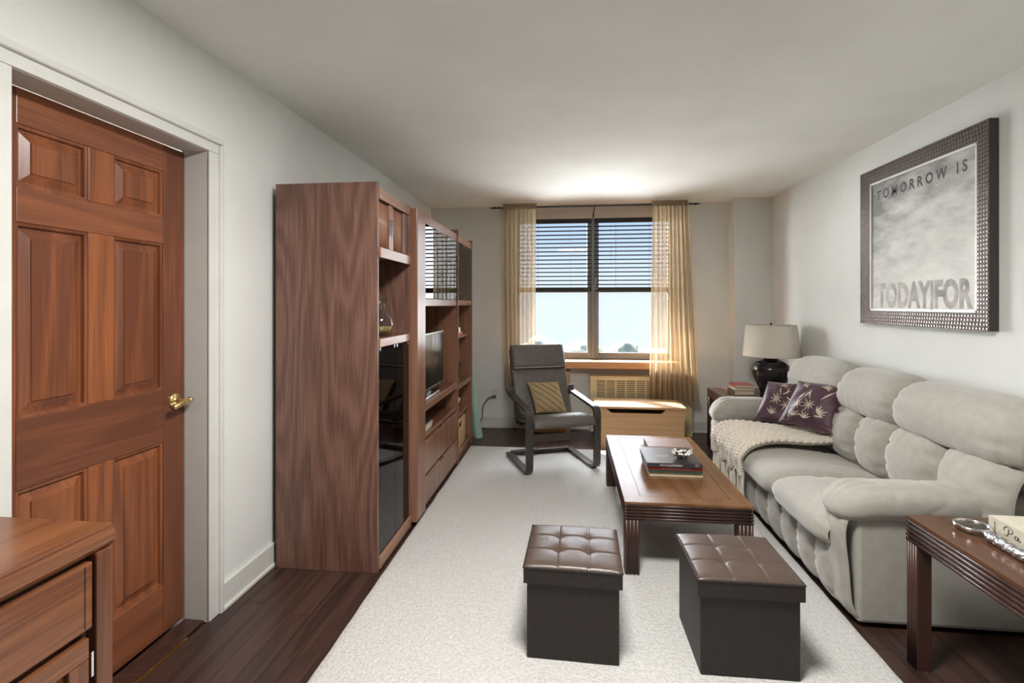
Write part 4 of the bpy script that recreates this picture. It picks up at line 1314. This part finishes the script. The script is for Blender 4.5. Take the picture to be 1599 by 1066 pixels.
# mustard cushion on the chair (thing of its own)
cz, sz = cos(R(22.3)), sin(R(22.3))
def cw(x, y, z):
    return (CH[0] + x * cz - y * sz, CH[1] + x * sz + y * cz, CH[2] + z)
mc_ = thing('square_cushion', 'mustard square cushion with diagonal pleats on the black armchair', 'cushion', cw(0.01, 0.05, 0.40))
mfn = quad_fn(cw(-0.115, 0.060, 0.412), cw(0.165, 0.040, 0.398), cw(0.130, 0.175, 0.660), cw(-0.155, 0.190, 0.665))
def pleat(u, v):
    k = (u + 1.15 * v + 0.35) / 0.55
    return -0.009 * max(0, cos(2 * k * pi)) ** 6
pad(mfn, 96, 96, 0.050, p=2.6, q=0.5, back=0.035, seed=3, extra=pleat).build('cushion', M['mustard'], mc_, smooth=True)
M['seam'] = plain('dark_mustard_seam', (0.085, 0.052, 0.02), 0.9)
for c_ in (-1.45, -0.9, -0.35, 0.2, 0.75, 1.3):
    pts = []
    for k in range(25):
        v_ = -0.9 + 1.8 * k / 24
        u_ = c_ - 1.15 * v_
        if abs(u_) < 0.86:
            e_ = (max(0, 1 - abs(u_) ** 2.6) * max(0, 1 - abs(v_) ** 2.6)) ** 0.5
            pts.append(mfn(u_, v_, 0.050 * e_ + pleat(u_, v_) * min(1, e_ * 3) + 0.001))
    if len(pts) > 2:
        MB().tube(pts, 0.003, 6).build('pleat_seam', M['seam'], mc_, smooth=True)

# ------------------------------------------------------------------ wall unit: three cabinets side by side
CXB, CXF = -1.515, -0.965
H1 = 1.995

# tall display cabinet with tambour compartment and glass doors
ya, yb = 2.478, 3.018
u1 = thing('display_cabinet', 'tall oak cabinet end of wall unit with tambour top and dark glass doors', 'cabinet', ((CXB + CXF) / 2, (ya + yb) / 2, 0), group='wall unit cabinets')
B(CXB, CXF, ya, ya + 0.02, 0, H1).build('side_panel', M['oak'], u1, bevel=0.0025)
B(CXB, CXF, yb - 0.02, yb, 0, H1 - 0.02).build('side_panel', M['oak'], u1, bevel=0.0025)
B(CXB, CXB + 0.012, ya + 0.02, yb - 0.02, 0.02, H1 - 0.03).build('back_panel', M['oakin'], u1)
B(CXB + 0.012, CXF - 0.02, ya + 0.02, yb - 0.02, 1.930, 1.952).build('top_panel', M['oakY'], u1)
B(CXF - 0.02, CXF + 0.004, ya + 0.021, yb - 0.012, 1.914, 1.968).build('top_rail', M['oakFY'], u1, bevel=0.003)
B(CXB + 0.012, CXF - 0.012, ya + 0.021, yb - 0.021, 1.640, 1.660).build('shelf', M['oakY'], u1)
B(CXF - 0.012, CXF + 0.010, ya + 0.021, yb - 0.021, 1.610, 1.664).build('shelf_rail', M['oakFY'], u1, bevel=0.003)
B(CXB + 0.012, CXF - 0.010, ya + 0.021, yb - 0.021, 1.165, 1.192).build('shelf', M['oakY'], u1)
B(CXF - 0.010, CXF + 0.006, ya + 0.021, yb - 0.021, 1.148, 1.193).build('shelf_rail', M['oakFY'], u1, bevel=0.003)
B(CXB + 0.012, CXF - 0.03, ya + 0.021, yb - 0.021, 0.62, 0.64).build('shelf', M['oakY'], u1)
B(CXB + 0.012, CXF - 0.015, ya + 0.021, yb - 0.021, 0.055, 0.075).build('shelf', M['oakY'], u1)
B(CXF - 0.02, CXF + 0.006, ya + 0.021, yb - 0.0, 0.010, 0.074).build('bottom_rail', M['oakFY'], u1, bevel=0.004)
sl0 = None
for (a, b_, hs) in ((ya + 0.022, 2.690, 1), (2.694, 2.895, -1)):
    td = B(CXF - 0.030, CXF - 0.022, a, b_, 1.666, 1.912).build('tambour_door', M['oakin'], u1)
    hy0, hy1 = (b_ - 0.028, b_) if hs > 0 else (a, a + 0.030)
    hs_ = B(CXF - 0.022, CXF - 0.006, hy0, hy1, 1.666, 1.912).build('handle_stile', M['oakF'], td, bevel=0.002)
    B(CXF - 0.0062, CXF - 0.0045, (hy0 + hy1) / 2 - 0.006, (hy0 + hy1) / 2 + 0.006, 1.745, 1.835).build('finger_slot', M['black'], td)
    s0, s1 = (a, hy0) if hs > 0 else (hy1, b_)
    n_ = 11
    for k in range(n_):
        yc = s0 + (s1 - s0) * (k + 0.5) / n_
        m_ = MB().tube([(CXF - 0.022, yc, 1.666), (CXF - 0.022, yc, 1.912)], (s1 - s0) / n_ * 0.44, 8)
        m_.build('tambour_slat', M['oakF'], td, smooth=True)
B(CXF - 0.022, CXF - 0.008, 2.90, yb - 0.021, 1.666, 1.912).build('side_stile', M['oak'], u1, bevel=0.002)
for (a, b_) in ((ya + 0.0225, 2.7565), (2.7595, yb - 0.0215)):
    gd = B(CXF - 0.010, CXF - 0.004, a, b_, 0.078, 1.140).build('glass_door', M['smoke'], u1)
    for yy in ((a + 0.02, b_ - 0.02)):
        B(CXF - 0.012, CXF + 0.0, yy - 0.008, yy + 0.008, 1.128, 1.146).build('hinge_clip', M['chrome'], gd, bevel=0.002)

# media cabinet in the middle
ya, yb = 3.022, 4.283
XF2 = -0.955
u2 = thing('media_cabinet', 'middle oak section of wall unit holding the television above two drawers', 'cabinet', ((CXB + XF2) / 2, (ya + yb) / 2, 0), group='wall unit cabinets')
B(CXB, -0.985, ya, ya + 0.02, 0.0, H1 - 0.02).build('side_panel', M['oak'], u2)
B(-0.985, -0.926, ya, 3.212, 0.030, 1.962).build('pilaster', M['oakF'], u2, bevel=0.003)
B(-0.97, -0.9235, ya + 0.004, ya + 0.012, 0.031, 1.961).build('pilaster_bead', M['oak'], u2, bevel=0.002)
B(CXB, XF2 + 0.012, yb - 0.016, yb, 0.0, 2.012).build('side_panel', M['oakF'], u2, bevel=0.002)
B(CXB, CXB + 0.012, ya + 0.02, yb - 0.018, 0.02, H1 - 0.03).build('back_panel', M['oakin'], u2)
B(CXB + 0.012, XF2 - 0.02, 3.045, yb - 0.018, 1.945, 1.965).build('top_panel', M['oakY'], u2)
B(XF2 - 0.02, XF2, 3.214, yb - 0.017, 1.913, 1.975).build('top_rail', M['oakFY'], u2, bevel=0.003)
for (z0_, z1_, nm) in ((1.357, 1.408, 'shelf'), (0.650, 0.702, 'shelf'), (0.470, 0.490, 'shelf'), (0.05, 0.07, 'bottom_panel')):
    B(CXB + 0.012, XF2 - 0.014, 3.045, yb - 0.018, z1_ - 0.022, z1_).build(nm, M['oakY'], u2)
    B(XF2 - 0.014, XF2, 3.214, yb - 0.017, z0_, z1_).build('rail', M['oakFY'], u2, bevel=0.003)
for (a, b_) in ((3.216, 3.738), (3.742, yb - 0.019)):
    gd = MB().add([(x_ + (0.015 if y_ > a else 0.0), y_, z_) for z_ in (1.411, 1.910) for (x_, y_) in ((XF2 - 0.014, a), (XF2 - 0.009, a), (XF2 - 0.009, b_), (XF2 - 0.014, b_))], [(0, 3, 2, 1), (4, 5, 6, 7), (0, 1, 5, 4), (1, 2, 6, 5), (2, 3, 7, 6), (3, 0, 4, 7)]).build('glass_door', M['mirrorglass'], u2)
    B(XF2 - 0.014, XF2 - 0.002, b_ - 0.045, b_ - 0.02, 1.411, 1.436).build('glass_clip', M['chrome'], gd, bevel=0.002)
    B(XF2 - 0.014, XF2 - 0.002, b_ - 0.045, b_ - 0.02, 1.888, 1.911).build('glass_clip', M['chrome'], gd, bevel=0.002)
for (z0_, z1_) in ((0.236, 0.462), (0.030, 0.224)):
    d_ = thing_part = MB().box(XF2 - 0.018, XF2 + 0.006, 3.216, yb - 0.019, z0_, z1_ - 0.026)
    d_.box(XF2 - 0.018, XF2 + 0.006, 3.216, 3.66, z1_ - 0.026, z1_ - 0.006).box(XF2 - 0.018, XF2 + 0.006, 3.80, yb - 0.019, z1_ - 0.026, z1_ - 0.006)
    dr_ = d_.build('drawer', M['oakF'], u2, bevel=0.002)
    B(XF2 - 0.022, XF2 - 0.016, 3.64, 3.82, z1_ - 0.03, z1_ - 0.006).build('finger_pull', M['black'], dr_)
B(XF2 - 0.05, XF2 - 0.03, 3.03, yb - 0.017, 0, 0.05).build('toe_kick', M['tabled'], u2)

# open shelf cabinet at the window end
ya, yb = 4.287, 4.94
u3 = thing('shelf_cabinet', 'narrow oak shelf section of wall unit nearest the window', 'cabinet', ((CXB + XF2) / 2, (ya + yb) / 2, 0), group='wall unit cabinets')
B(CXB, XF2 + 0.006, ya, ya + 0.016, 0, 1.99).build('side_panel', M['oakF'], u3, bevel=0.002)
B(CXB, XF2 + 0.006, yb - 0.018, yb, 0, 2.0).build('side_panel', M['oakF'], u3, bevel=0.002)
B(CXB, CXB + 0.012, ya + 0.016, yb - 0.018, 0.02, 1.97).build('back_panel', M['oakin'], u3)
B(CXB + 0.012, XF2 - 0.02, ya + 0.017, yb - 0.019, 1.945, 1.965).build('top_panel', M['oakY'], u3)
B(XF2 - 0.02, XF2, ya + 0.017, yb - 0.019, 1.913, 1.975).build('top_rail', M['oakFY'], u3, bevel=0.003)
for (z0_, z1_, dx_) in ((1.360, 1.408, 0), (0.622, 0.667, 0), (0.055, 0.078, 0)):
    B(CXB + 0.012, XF2 - 0.014, ya + 0.017, yb - 0.019, z1_ - 0.022, z1_).build('shelf', M['oakY'], u3)
    B(XF2 - 0.014, XF2, ya + 0.017, yb - 0.019, z0_, z1_).build('rail', M['oakFY'], u3, bevel=0.003)
for (z0_, z1_, xf) in ((1.060, 1.084, -0.995), (0.345, 0.378, -0.99)):
    B(CXB + 0.012, xf, ya + 0.017, yb - 0.019, z0_, z1_).build('shelf', M['oakFY'], u3, bevel=0.002)
a, b_ = ya + 0.019, yb - 0.021
gd = MB().add([(x_ + (0.015 if y_ > a else 0.0), y_, z_) for z_ in (1.411, 1.910) for (x_, y_) in ((XF2 - 0.014, a), (XF2 - 0.009, a), (XF2 - 0.009, b_), (XF2 - 0.014, b_))], [(0, 3, 2, 1), (4, 5, 6, 7), (0, 1, 5, 4), (1, 2, 6, 5), (2, 3, 7, 6), (3, 0, 4, 7)]).build('glass_door', M['mirrorglass'], u3)
for z_ in (1.411, 1.886):
    B(XF2 - 0.014, XF2 - 0.002, 4.58, 4.62, z_, z_ + 0.024).build('glass_clip', M['chrome'], gd, bevel=0.002)
B(XF2 - 0.03, XF2 - 0.01, ya, yb, 0, 0.055).build('toe_kick', M['oakF'], u3)

# ------------------------------------------------------------------ things on the shelves
def vase(lab, loc, prof_, mat, n=40, name='vase', cat='vase', group=None):
    o = thing(name, lab, cat, loc, group=group)
    outer = cr([(a, b_, 0) for a, b_ in prof_], 40)
    pr_ = [(0.001, 0.0)] + [(p_.x, p_.y) for p_ in outer] + [(max(0.002, p_.x - 0.004), p_.y) for p_ in reversed(outer[2:])] + [(0.001, 0.008)]
    MB().lathe(pr_, loc, n).build('body', mat, o, smooth=True)
    return o


pv = vase('round-bellied smoky glass pitcher on the display cabinet shelf', (-1.045, 2.725, 1.1935),
          [(0.040, 0.0), (0.058, 0.02), (0.070, 0.06), (0.062, 0.10), (0.036, 0.14), (0.026, 0.165), (0.030, 0.195), (0.044, 0.222)], M['clear'], name='glass_pitcher', cat='pitcher')
MB().lathe([(0.001, 0.010), (0.054, 0.022), (0.0635, 0.055), (0.001, 0.056)], (-1.045, 2.725, 1.1935), 30).build('amber_content', plain('amber_liquid', (0.30, 0.20, 0.07), 0.2), pv, smooth=True)
MB().tube(cr([(-1.045, 2.758, 1.1935 + 0.205), (-1.045, 2.80, 1.1935 + 0.20), (-1.045, 2.815, 1.1935 + 0.15), (-1.045, 2.795, 1.1935 + 0.09)], 14), 0.006, 8).build('handle', M['clear'], pv, smooth=True)
vase('fluted clear glass vase behind the glass door nearest the window', (-1.085, 4.62, 1.4085), [(0.05, 0.0), (0.045, 0.02), (0.034, 0.08), (0.040, 0.14), (0.062, 0.22), (0.085, 0.27)], M['clear'])

tv = thing('television', 'flat black television on the middle shelf of wall unit', 'television', (-1.05, 3.62, 0.7025))
B(-1.035, -1.000, 3.262, 3.975, 0.748, 1.160).build('casing', M['black'], tv, bevel=0.004)
B(-1.0005, -0.9975, 3.275, 3.962, 0.768, 1.148).build('screen', M['screen'], tv)
B(-1.0, -0.9965, 3.262, 3.975, 0.748, 0.765).build('lower_bezel', M['chrome'], tv)
B(-1.035, -0.9965, 3.262, 3.975, 1.156, 1.1615).build('top_bezel', M['chrome'], tv)
B(-1.045, -1.02, 3.56, 3.68, 0.715, 0.80).build('neck', M['black'], tv, bevel=0.003)
B(-1.13, -0.985, 3.44, 3.80, 0.7025, 0.716).build('foot', M['chrome'], tv, bevel=0.004)
z_ = 0.4905
GM = 'magazines in the wall unit niche'
for lab, hh, cm in (('white magazine at bottom of stack under television shelf', 0.020, C_ltgrey), ('grey magazine in middle of stack under television shelf', 0.016, C_cream), ('dark-covered magazine on top of stack under television shelf', 0.012, C_black)):
    book(lab, -1.22, -0.985, 3.26, 3.60, z_, z_ + hh, cm, '-x', group=GM, cat='magazine', name='magazine', rz=random.uniform(-0.03, 0.03))
    z_ += hh + 0.0005

tag(MB().tube([(-1.04, 4.62, 1.1125), (-1.04, 4.62, 1.155), (-1.04, 4.62, 1.160)], [0.040, 0.040, 0.036], 20).build('metal_jar', M['chrome'], smooth=False, origin=(-1.04, 4.62, 1.1125)), 'small metal jar on pink box in open shelf', 'jar')
tag(B(-1.10, -1.00, 4.52, 4.72, 1.0845, 1.112).build('small_box', hexm('coral_card', (0.55, 0.18, 0.13)), bevel=0.002, origin=(-1.05, 4.62, 1.0845)), 'flat coral box beneath the metal jar on open shelf', 'box')
vase('flared clear glass bowl on main open shelf near window', (-1.045, 4.64, 0.6675), [(0.035, 0.0), (0.03, 0.02), (0.032, 0.06), (0.05, 0.12), (0.095, 0.165)], M['clear'], name='glass_bowl', cat='bowl')
GF = 'white folders on the open shelf'
for k, lab in enumerate(('white slim folder standing first on the open shelf', 'grey slim folder standing second on the open shelf', 'white slim folder standing third on the open shelf')):
    o = thing('folder', lab, 'folder', (-1.08, 4.33 + 0.03 * k, 0.6675), group=GF)
    B(-1.20, -0.99, 4.318 + 0.03 * k, 4.332 + 0.03 * k, 0.6675, 0.90 - 0.02 * k).build('cover', C_ltgrey if k != 1 else C_mauve, o, bevel=0.001)
    B(-1.195, -0.989, 4.321 + 0.03 * k, 4.329 + 0.03 * k, 0.6695, 0.895 - 0.02 * k).build('pages', M['paper'], o)
vase('white flared ceramic bowl on lower open shelf', (-1.05, 4.44, 0.3785), [(0.032, 0.0), (0.036, 0.015), (0.052, 0.06), (0.078, 0.12), (0.088, 0.15)], M['white'], name='white_bowl', cat='bowl')

cr_ = thing('wooden_crate', 'pale wooden crate with hand hole at bottom of open shelf', 'crate', (-1.1, 4.57, 0.0785))
x0, x1, y0, y1, z0, z1 = -1.28, -0.985, 4.375, 4.76, 0.0785, 0.325
B(x0, x1, y0, y1, z0, z0 + 0.012).build('bottom_panel', M['crate'], cr_)
B(x0, x0 + 0.012, y0, y1, z0 + 0.012, z1).build('end_panel', M['crate'], cr_)
fp = MB().box(x1 - 0.012, x1, y0, y1, z0 + 0.012, z1 - 0.085).box(x1 - 0.012, x1, y0, y1, z1 - 0.035, z1).box(x1 - 0.012, x1, y0, 4.50, z1 - 0.085, z1 - 0.035).box(x1 - 0.012, x1, 4.63, y1, z1 - 0.085, z1 - 0.035)
fp.build('front_panel', M['crate'], cr_)
for yy in (y0, y1 - 0.012):
    B(x0 + 0.012, x1 - 0.012, yy, yy + 0.012, z0 + 0.012, z1).build('side_panel', M['crate'], cr_)
B(x0 + 0.02, x1 - 0.014, y0 + 0.014, y1 - 0.014, z0 + 0.013, z1 - 0.10).build('dark_block', M['black'], cr_)  # solid black block filling the lower part of the crate

gc = thing('draped_cloth', 'mint green cloth hanging beside the window end of wall unit', 'cloth', (-1.0, 5.02, 0.0))
rows = []
for j in range(31):
    v = j / 30
    z = 0.672 - 0.645 * v
    row = []
    for i in range(61):
        u = i / 60
        x = -1.26 + (0.325 + 0.075 * v ** 1.2) * u
        y = 4.985 + 0.012 * v + (0.006 + 0.030 * v) * sin(u * 19 + 0.8 * v) * 0.7 + 0.025 * v
        row.append((x, y, z + 0.10 * v * (0.5 - 0.5 * cos(u * 4.2 + 2.4)) - 0.02 * (1 - v) * (1 - u)))
    rows.append(row)
MB().grid(rows).build('cloth', M['mint'], gc, smooth=True)
MB().tube([(-1.30, 4.985, 0.664), (-0.945, 4.985, 0.676)], 0.012, 8).build('top_fold', M['mint'], gc, smooth=True)

# ------------------------------------------------------------------ dresser in the left foreground
dx0_, dx1_, dy0_, dy1_, dh = -1.530, -1.141, 0.20, 1.158, 0.820
ds = thing('dresser', 'reddish brown wooden dresser in left foreground beside the door', 'dresser', ((dx0_ + dx1_) / 2, (dy0_ + dy1_) / 2, 0))
B(dx0_, dx1_ - 0.025, dy0_, dy1_, 0.784, dh).build('top', M['dresser'], ds, bevel=0.003)
# rounded moulding along the top front edge
pr_ = [(-0.025, 0.820), (-0.010, 0.820), (-0.004, 0.816), (-0.004, 0.811), (0.000, 0.808), (0.004, 0.796), (0.002, 0.778), (-0.010, 0.764), (-0.025, 0.762)]
mm = MB()
mm.grid([[(dx1_ + a, y, b_) for a, b_ in pr_] for y in (dy0_, dy1_)])
o_ = len(mm.v)
mm.f.append(tuple(range(len(pr_)))); mm.f.append(tuple(range(len(pr_), 2 * len(pr_))))
mm.build('top_moulding', M['dresser'], ds)
for (a, b_) in ((dy0_, dy0_ + 0.045), (dy1_ - 0.045, dy1_)):
    B(dx1_ - 0.05, dx1_ - 0.002, a, b_, 0, 0.763).build('post', M['dresserZ'], ds, bevel=0.004)
    B(dx0_, dx0_ + 0.05, a, b_, 0, 0.783).build('post', M['dresserZ'], ds, bevel=0.004)
B(dx0_ + 0.05, dx1_ - 0.05, dy1_ - 0.03, dy1_ - 0.008, 0.06, 0.783).build('side_panel', M['dresserZ'], ds)
B(dx0_ + 0.05, dx1_ - 0.05, dy0_ + 0.008, dy0_ + 0.03, 0.06, 0.783).build('side_panel', M['dresserZ'], ds)
B(dx0_, dx0_ + 0.01, dy0_ + 0.03, dy1_ - 0.03, 0.06, 0.783).build('back_panel', M['dresserZ'], ds)
B(dx1_ - 0.045, dx1_ - 0.030, dy0_ + 0.046, dy1_ - 0.046, 0.05, 0.762).build('face_frame', M['tabled'], ds)
for (a, b_) in ((0.545, 1.106), (0.252, 0.532)):
    dr_ = B(dx1_ - 0.030, dx1_ - 0.006, a, b_, 0.588, 0.748).build('drawer', M['dresser'], ds, bevel=0.003)
    for yy in (a + 0.020, b_ - 0.020):
        B(dx1_ - 0.0072, dx1_ - 0.0052, yy - 0.0012, yy + 0.0012, 0.594, 0.742).build('drawer_groove', M['black'], dr_)
    yc = (a + b_) / 2
    MB().tube(cr([(dx1_ - 0.006, yc - 0.035, 0.690), (dx1_ + 0.016, yc - 0.030, 0.680), (dx1_ + 0.020, yc, 0.668), (dx1_ + 0.016, yc + 0.030, 0.680), (dx1_ - 0.006, yc + 0.035, 0.690)], 20), 0.005, 8).build('drawer_pull', M['brass'], dr_, smooth=True)
    B(dx1_ - 0.0065, dx1_ - 0.0035, yc - 0.042, yc + 0.042, 0.665, 0.715).build('pull_plate', M['brass'], dr_, bevel=0.001)
    # panelled door below
    dr2 = B(dx1_ - 0.030, dx1_ - 0.020, a, b_ - 0.008, 0.10, 0.568).build('door', M['dresserZ'], ds)
    for (p0, p1, q0, q1, mt) in ((a, b_ - 0.008, 0.518, 0.568, 'dresser'), (a, b_ - 0.008, 0.10, 0.15, 'dresser'), (a, a + 0.05, 0.15, 0.518, 'dresserZ'), (b_ - 0.058, b_ - 0.008, 0.15, 0.518, 'dresserZ')):
        B(dx1_ - 0.020, dx1_ - 0.006, p0, p1, q0, q1).build('door_frame', M[mt], dr2, bevel=0.003)
    B(dx1_ - 0.012, dx1_ - 0.004, b_ - 0.005, b_ + 0.001, 0.47, 0.53).build('hinge', M['chrome'], dr2)

# ------------------------------------------------------------------ framed print on the right wall
am, an, ab_ = new_mat('weathered_print')
L = an.links.new
t_ = an.nodes.new('ShaderNodeTexCoord')
n1 = an.nodes.new('ShaderNodeTexNoise'); n1.inputs['Scale'].default_value = 4.5; n1.inputs['Detail'].default_value = 9; n1.inputs['Roughness'].default_value = 0.65
mpn = an.nodes.new('ShaderNodeMapping'); mpn.inputs['Rotation'].default_value = (R(35), 0, 0); mpn.inputs['Scale'].default_value = (1, 1, 2.6)
L(t_.outputs['Object'], mpn.inputs[0]); L(mpn.outputs[0], n1.inputs['Vector'])
sx_ = an.nodes.new('ShaderNodeSeparateXYZ'); L(t_.outputs['Object'], sx_.inputs[0])
mz = an.nodes.new('ShaderNodeMapRange'); mz.inputs[1].default_value = 0.30; mz.inputs[2].default_value = 0.90; mz.inputs[3].default_value = 0.0; mz.inputs[4].default_value = 0.38
L(sx_.outputs['Z'], mz.inputs[0])
my = an.nodes.new('ShaderNodeMapRange'); my.inputs[1].default_value = 0.05; my.inputs[2].default_value = 0.45; my.inputs[3].default_value = 0.0; my.inputs[4].default_value = 0.22
L(sx_.outputs['Y'], my.inputs[0])
a1_ = an.nodes.new('ShaderNodeMath'); a1_.operation = 'ADD'; L(mz.outputs[0], a1_.inputs[0]); L(my.outputs[0], a1_.inputs[1])
a2_ = an.nodes.new('ShaderNodeMath'); a2_.operation = 'MULTIPLY_ADD'; a2_.inputs[1].default_value = 0.95; L(n1.outputs[0], a2_.inputs[0]); L(a1_.outputs[0], a2_.inputs[2])
ra = an.nodes.new('ShaderNodeValToRGB')
ra.color_ramp.elements[0].position = 0.36; ra.color_ramp.elements[0].color = (0.74, 0.735, 0.70, 1)
ra.color_ramp.elements[1].position = 1.10 - 0.1; ra.color_ramp.elements[1].color = (0.17, 0.17, 0.165, 1)
e = ra.color_ramp.elements.new(0.66); e.color = (0.56, 0.56, 0.535, 1)
L(a2_.outputs[0], ra.inputs[0]); L(ra.outputs[0], ab_.inputs['Base Color'])
ab_.inputs['Roughness'].default_value = 0.55
bpn = an.nodes.new('ShaderNodeBump'); bpn.inputs['Strength'].default_value = 0.3; bpn.inputs['Distance'].default_value = 0.01
L(n1.outputs[0], bpn.inputs['Height']); L(bpn.outputs[0], ab_.inputs['Normal'])

PY0, PY1, PZ0, PZ1 = 2.680, 3.765, 1.240, 2.268
pic = thing('framed_print', 'large weathered grey text print in beaded bronze frame above sofa', 'picture', (XR, (PY0 + PY1) / 2, PZ0))
M['frame'] = plain('bronze_frame', (0.13, 0.095, 0.085), 0.32, 0.55, noise_amt=0.15, nscale=30)
M['frame_side'] = plain('dark_frame_side', (0.045, 0.040, 0.038), 0.5)
fw_ = 0.088
px0, px1 = 2.014, 2.056
bd = MB()
for side, pts in enumerate((((PY0, PZ0), (PY1, PZ0), (PY1 - fw_, PZ0 + fw_), (PY0 + fw_, PZ0 + fw_)), ((PY1, PZ0), (PY1, PZ1), (PY1 - fw_, PZ1 - fw_), (PY1 - fw_, PZ0 + fw_)),
            ((PY1, PZ1), (PY0, PZ1), (PY0 + fw_, PZ1 - fw_), (PY1 - fw_, PZ1 - fw_)), ((PY0, PZ1), (PY0, PZ0), (PY0 + fw_, PZ0 + fw_), (PY0 + fw_, PZ1 - fw_)))):
    MB().add([(px1, a, b_) for a, b_ in pts] + [(px0 + (0.0 if k < 2 else 0.010), a, b_) for k, (a, b_) in enumerate(pts)], [(3, 2, 1, 0), (4, 5, 6, 7), (0, 1, 5, 4), (1, 2, 6, 5), (2, 3, 7, 6), (3, 0, 4, 7)]).build('frame_rail', M['frame_side'], pic)
step = 0.0205
ny_, nz_ = int((PY1 - PY0) / step), int((PZ1 - PZ0) / step)
sy_, sz_ = (PY1 - PY0) / ny_, (PZ1 - PZ0) / nz_
NR = 4
for i in range(ny_):
    for j in range(nz_):
        d = min(i, ny_ - 1 - i, j, nz_ - 1 - j)
        if d >= NR:
            continue
        yc, zc_ = PY0 + (i + 0.5) * sy_, PZ0 + (j + 0.5) * sz_
        xf = px0 + 0.010 * (d + 0.5) / NR
        hw = 0.42
        a, b_ = sy_ * hw, sz_ * hw
        bd.add([(xf + 0.001, yc - a, zc_ - b_), (xf + 0.001, yc + a, zc_ - b_), (xf + 0.001, yc + a, zc_ + b_), (xf + 0.001, yc - a, zc_ + b_),
                (xf - 0.004, yc - a * 0.6, zc_ - b_ * 0.6), (xf - 0.004, yc + a * 0.6, zc_ - b_ * 0.6), (xf - 0.004, yc + a * 0.6, zc_ + b_ * 0.6), (xf - 0.004, yc - a * 0.6, zc_ + b_ * 0.6)],
               [(4, 5, 6, 7), (0, 1, 5, 4), (1, 2, 6, 5), (2, 3, 7, 6), (3, 0, 4, 7)])
bo = bd.build('frame_beading', M['frame'], pic)
bo['kind'] = 'stuff'
iy0, iy1, iz0, iz1 = PY0 + fw_, PY1 - fw_, PZ0 + fw_, PZ1 - fw_
lw_ = 0.012
for (a, b_, c, d) in ((iy0, iy1, iz0, iz0 + lw_), (iy0, iy1, iz1 - lw_, iz1), (iy0, iy0 + lw_, iz0, iz1), (iy1 - lw_, iy1, iz0, iz1)):
    B(2.026, 2.044, a, b_, c, d).build('inner_slip', M['white'], pic)
B(2.036, 2.046, iy0 + 0.004, iy1 - 0.004, iz0 + 0.004, iz1 - 0.004).build('print', am, pic)
TX = 2.0352 - XR
faded = plain('faded_grey_lettering', (0.085, 0.08, 0.078), 0.7, noise_amt=0.5, nscale=14)
for xr_ in ((-9, 0.285), (0.285, 9)):
    text_part('TOMORROW IS', 0.085, faded, pic, lambda x, y: (TX, -x + 0.005, 0.845 + y), spacing=1.6, sx=0.90, bold=0.0025, xr=xr_)
text_part('TODAY|FOR', 0.205, plain('faded_large_lettering', (0.42, 0.405, 0.385), 0.7, noise_amt=0.35, nscale=12), pic, lambda x, y: (TX, -x - 0.015, 0.178 + y), spacing=1.0, sx=0.68, bold=0.010)
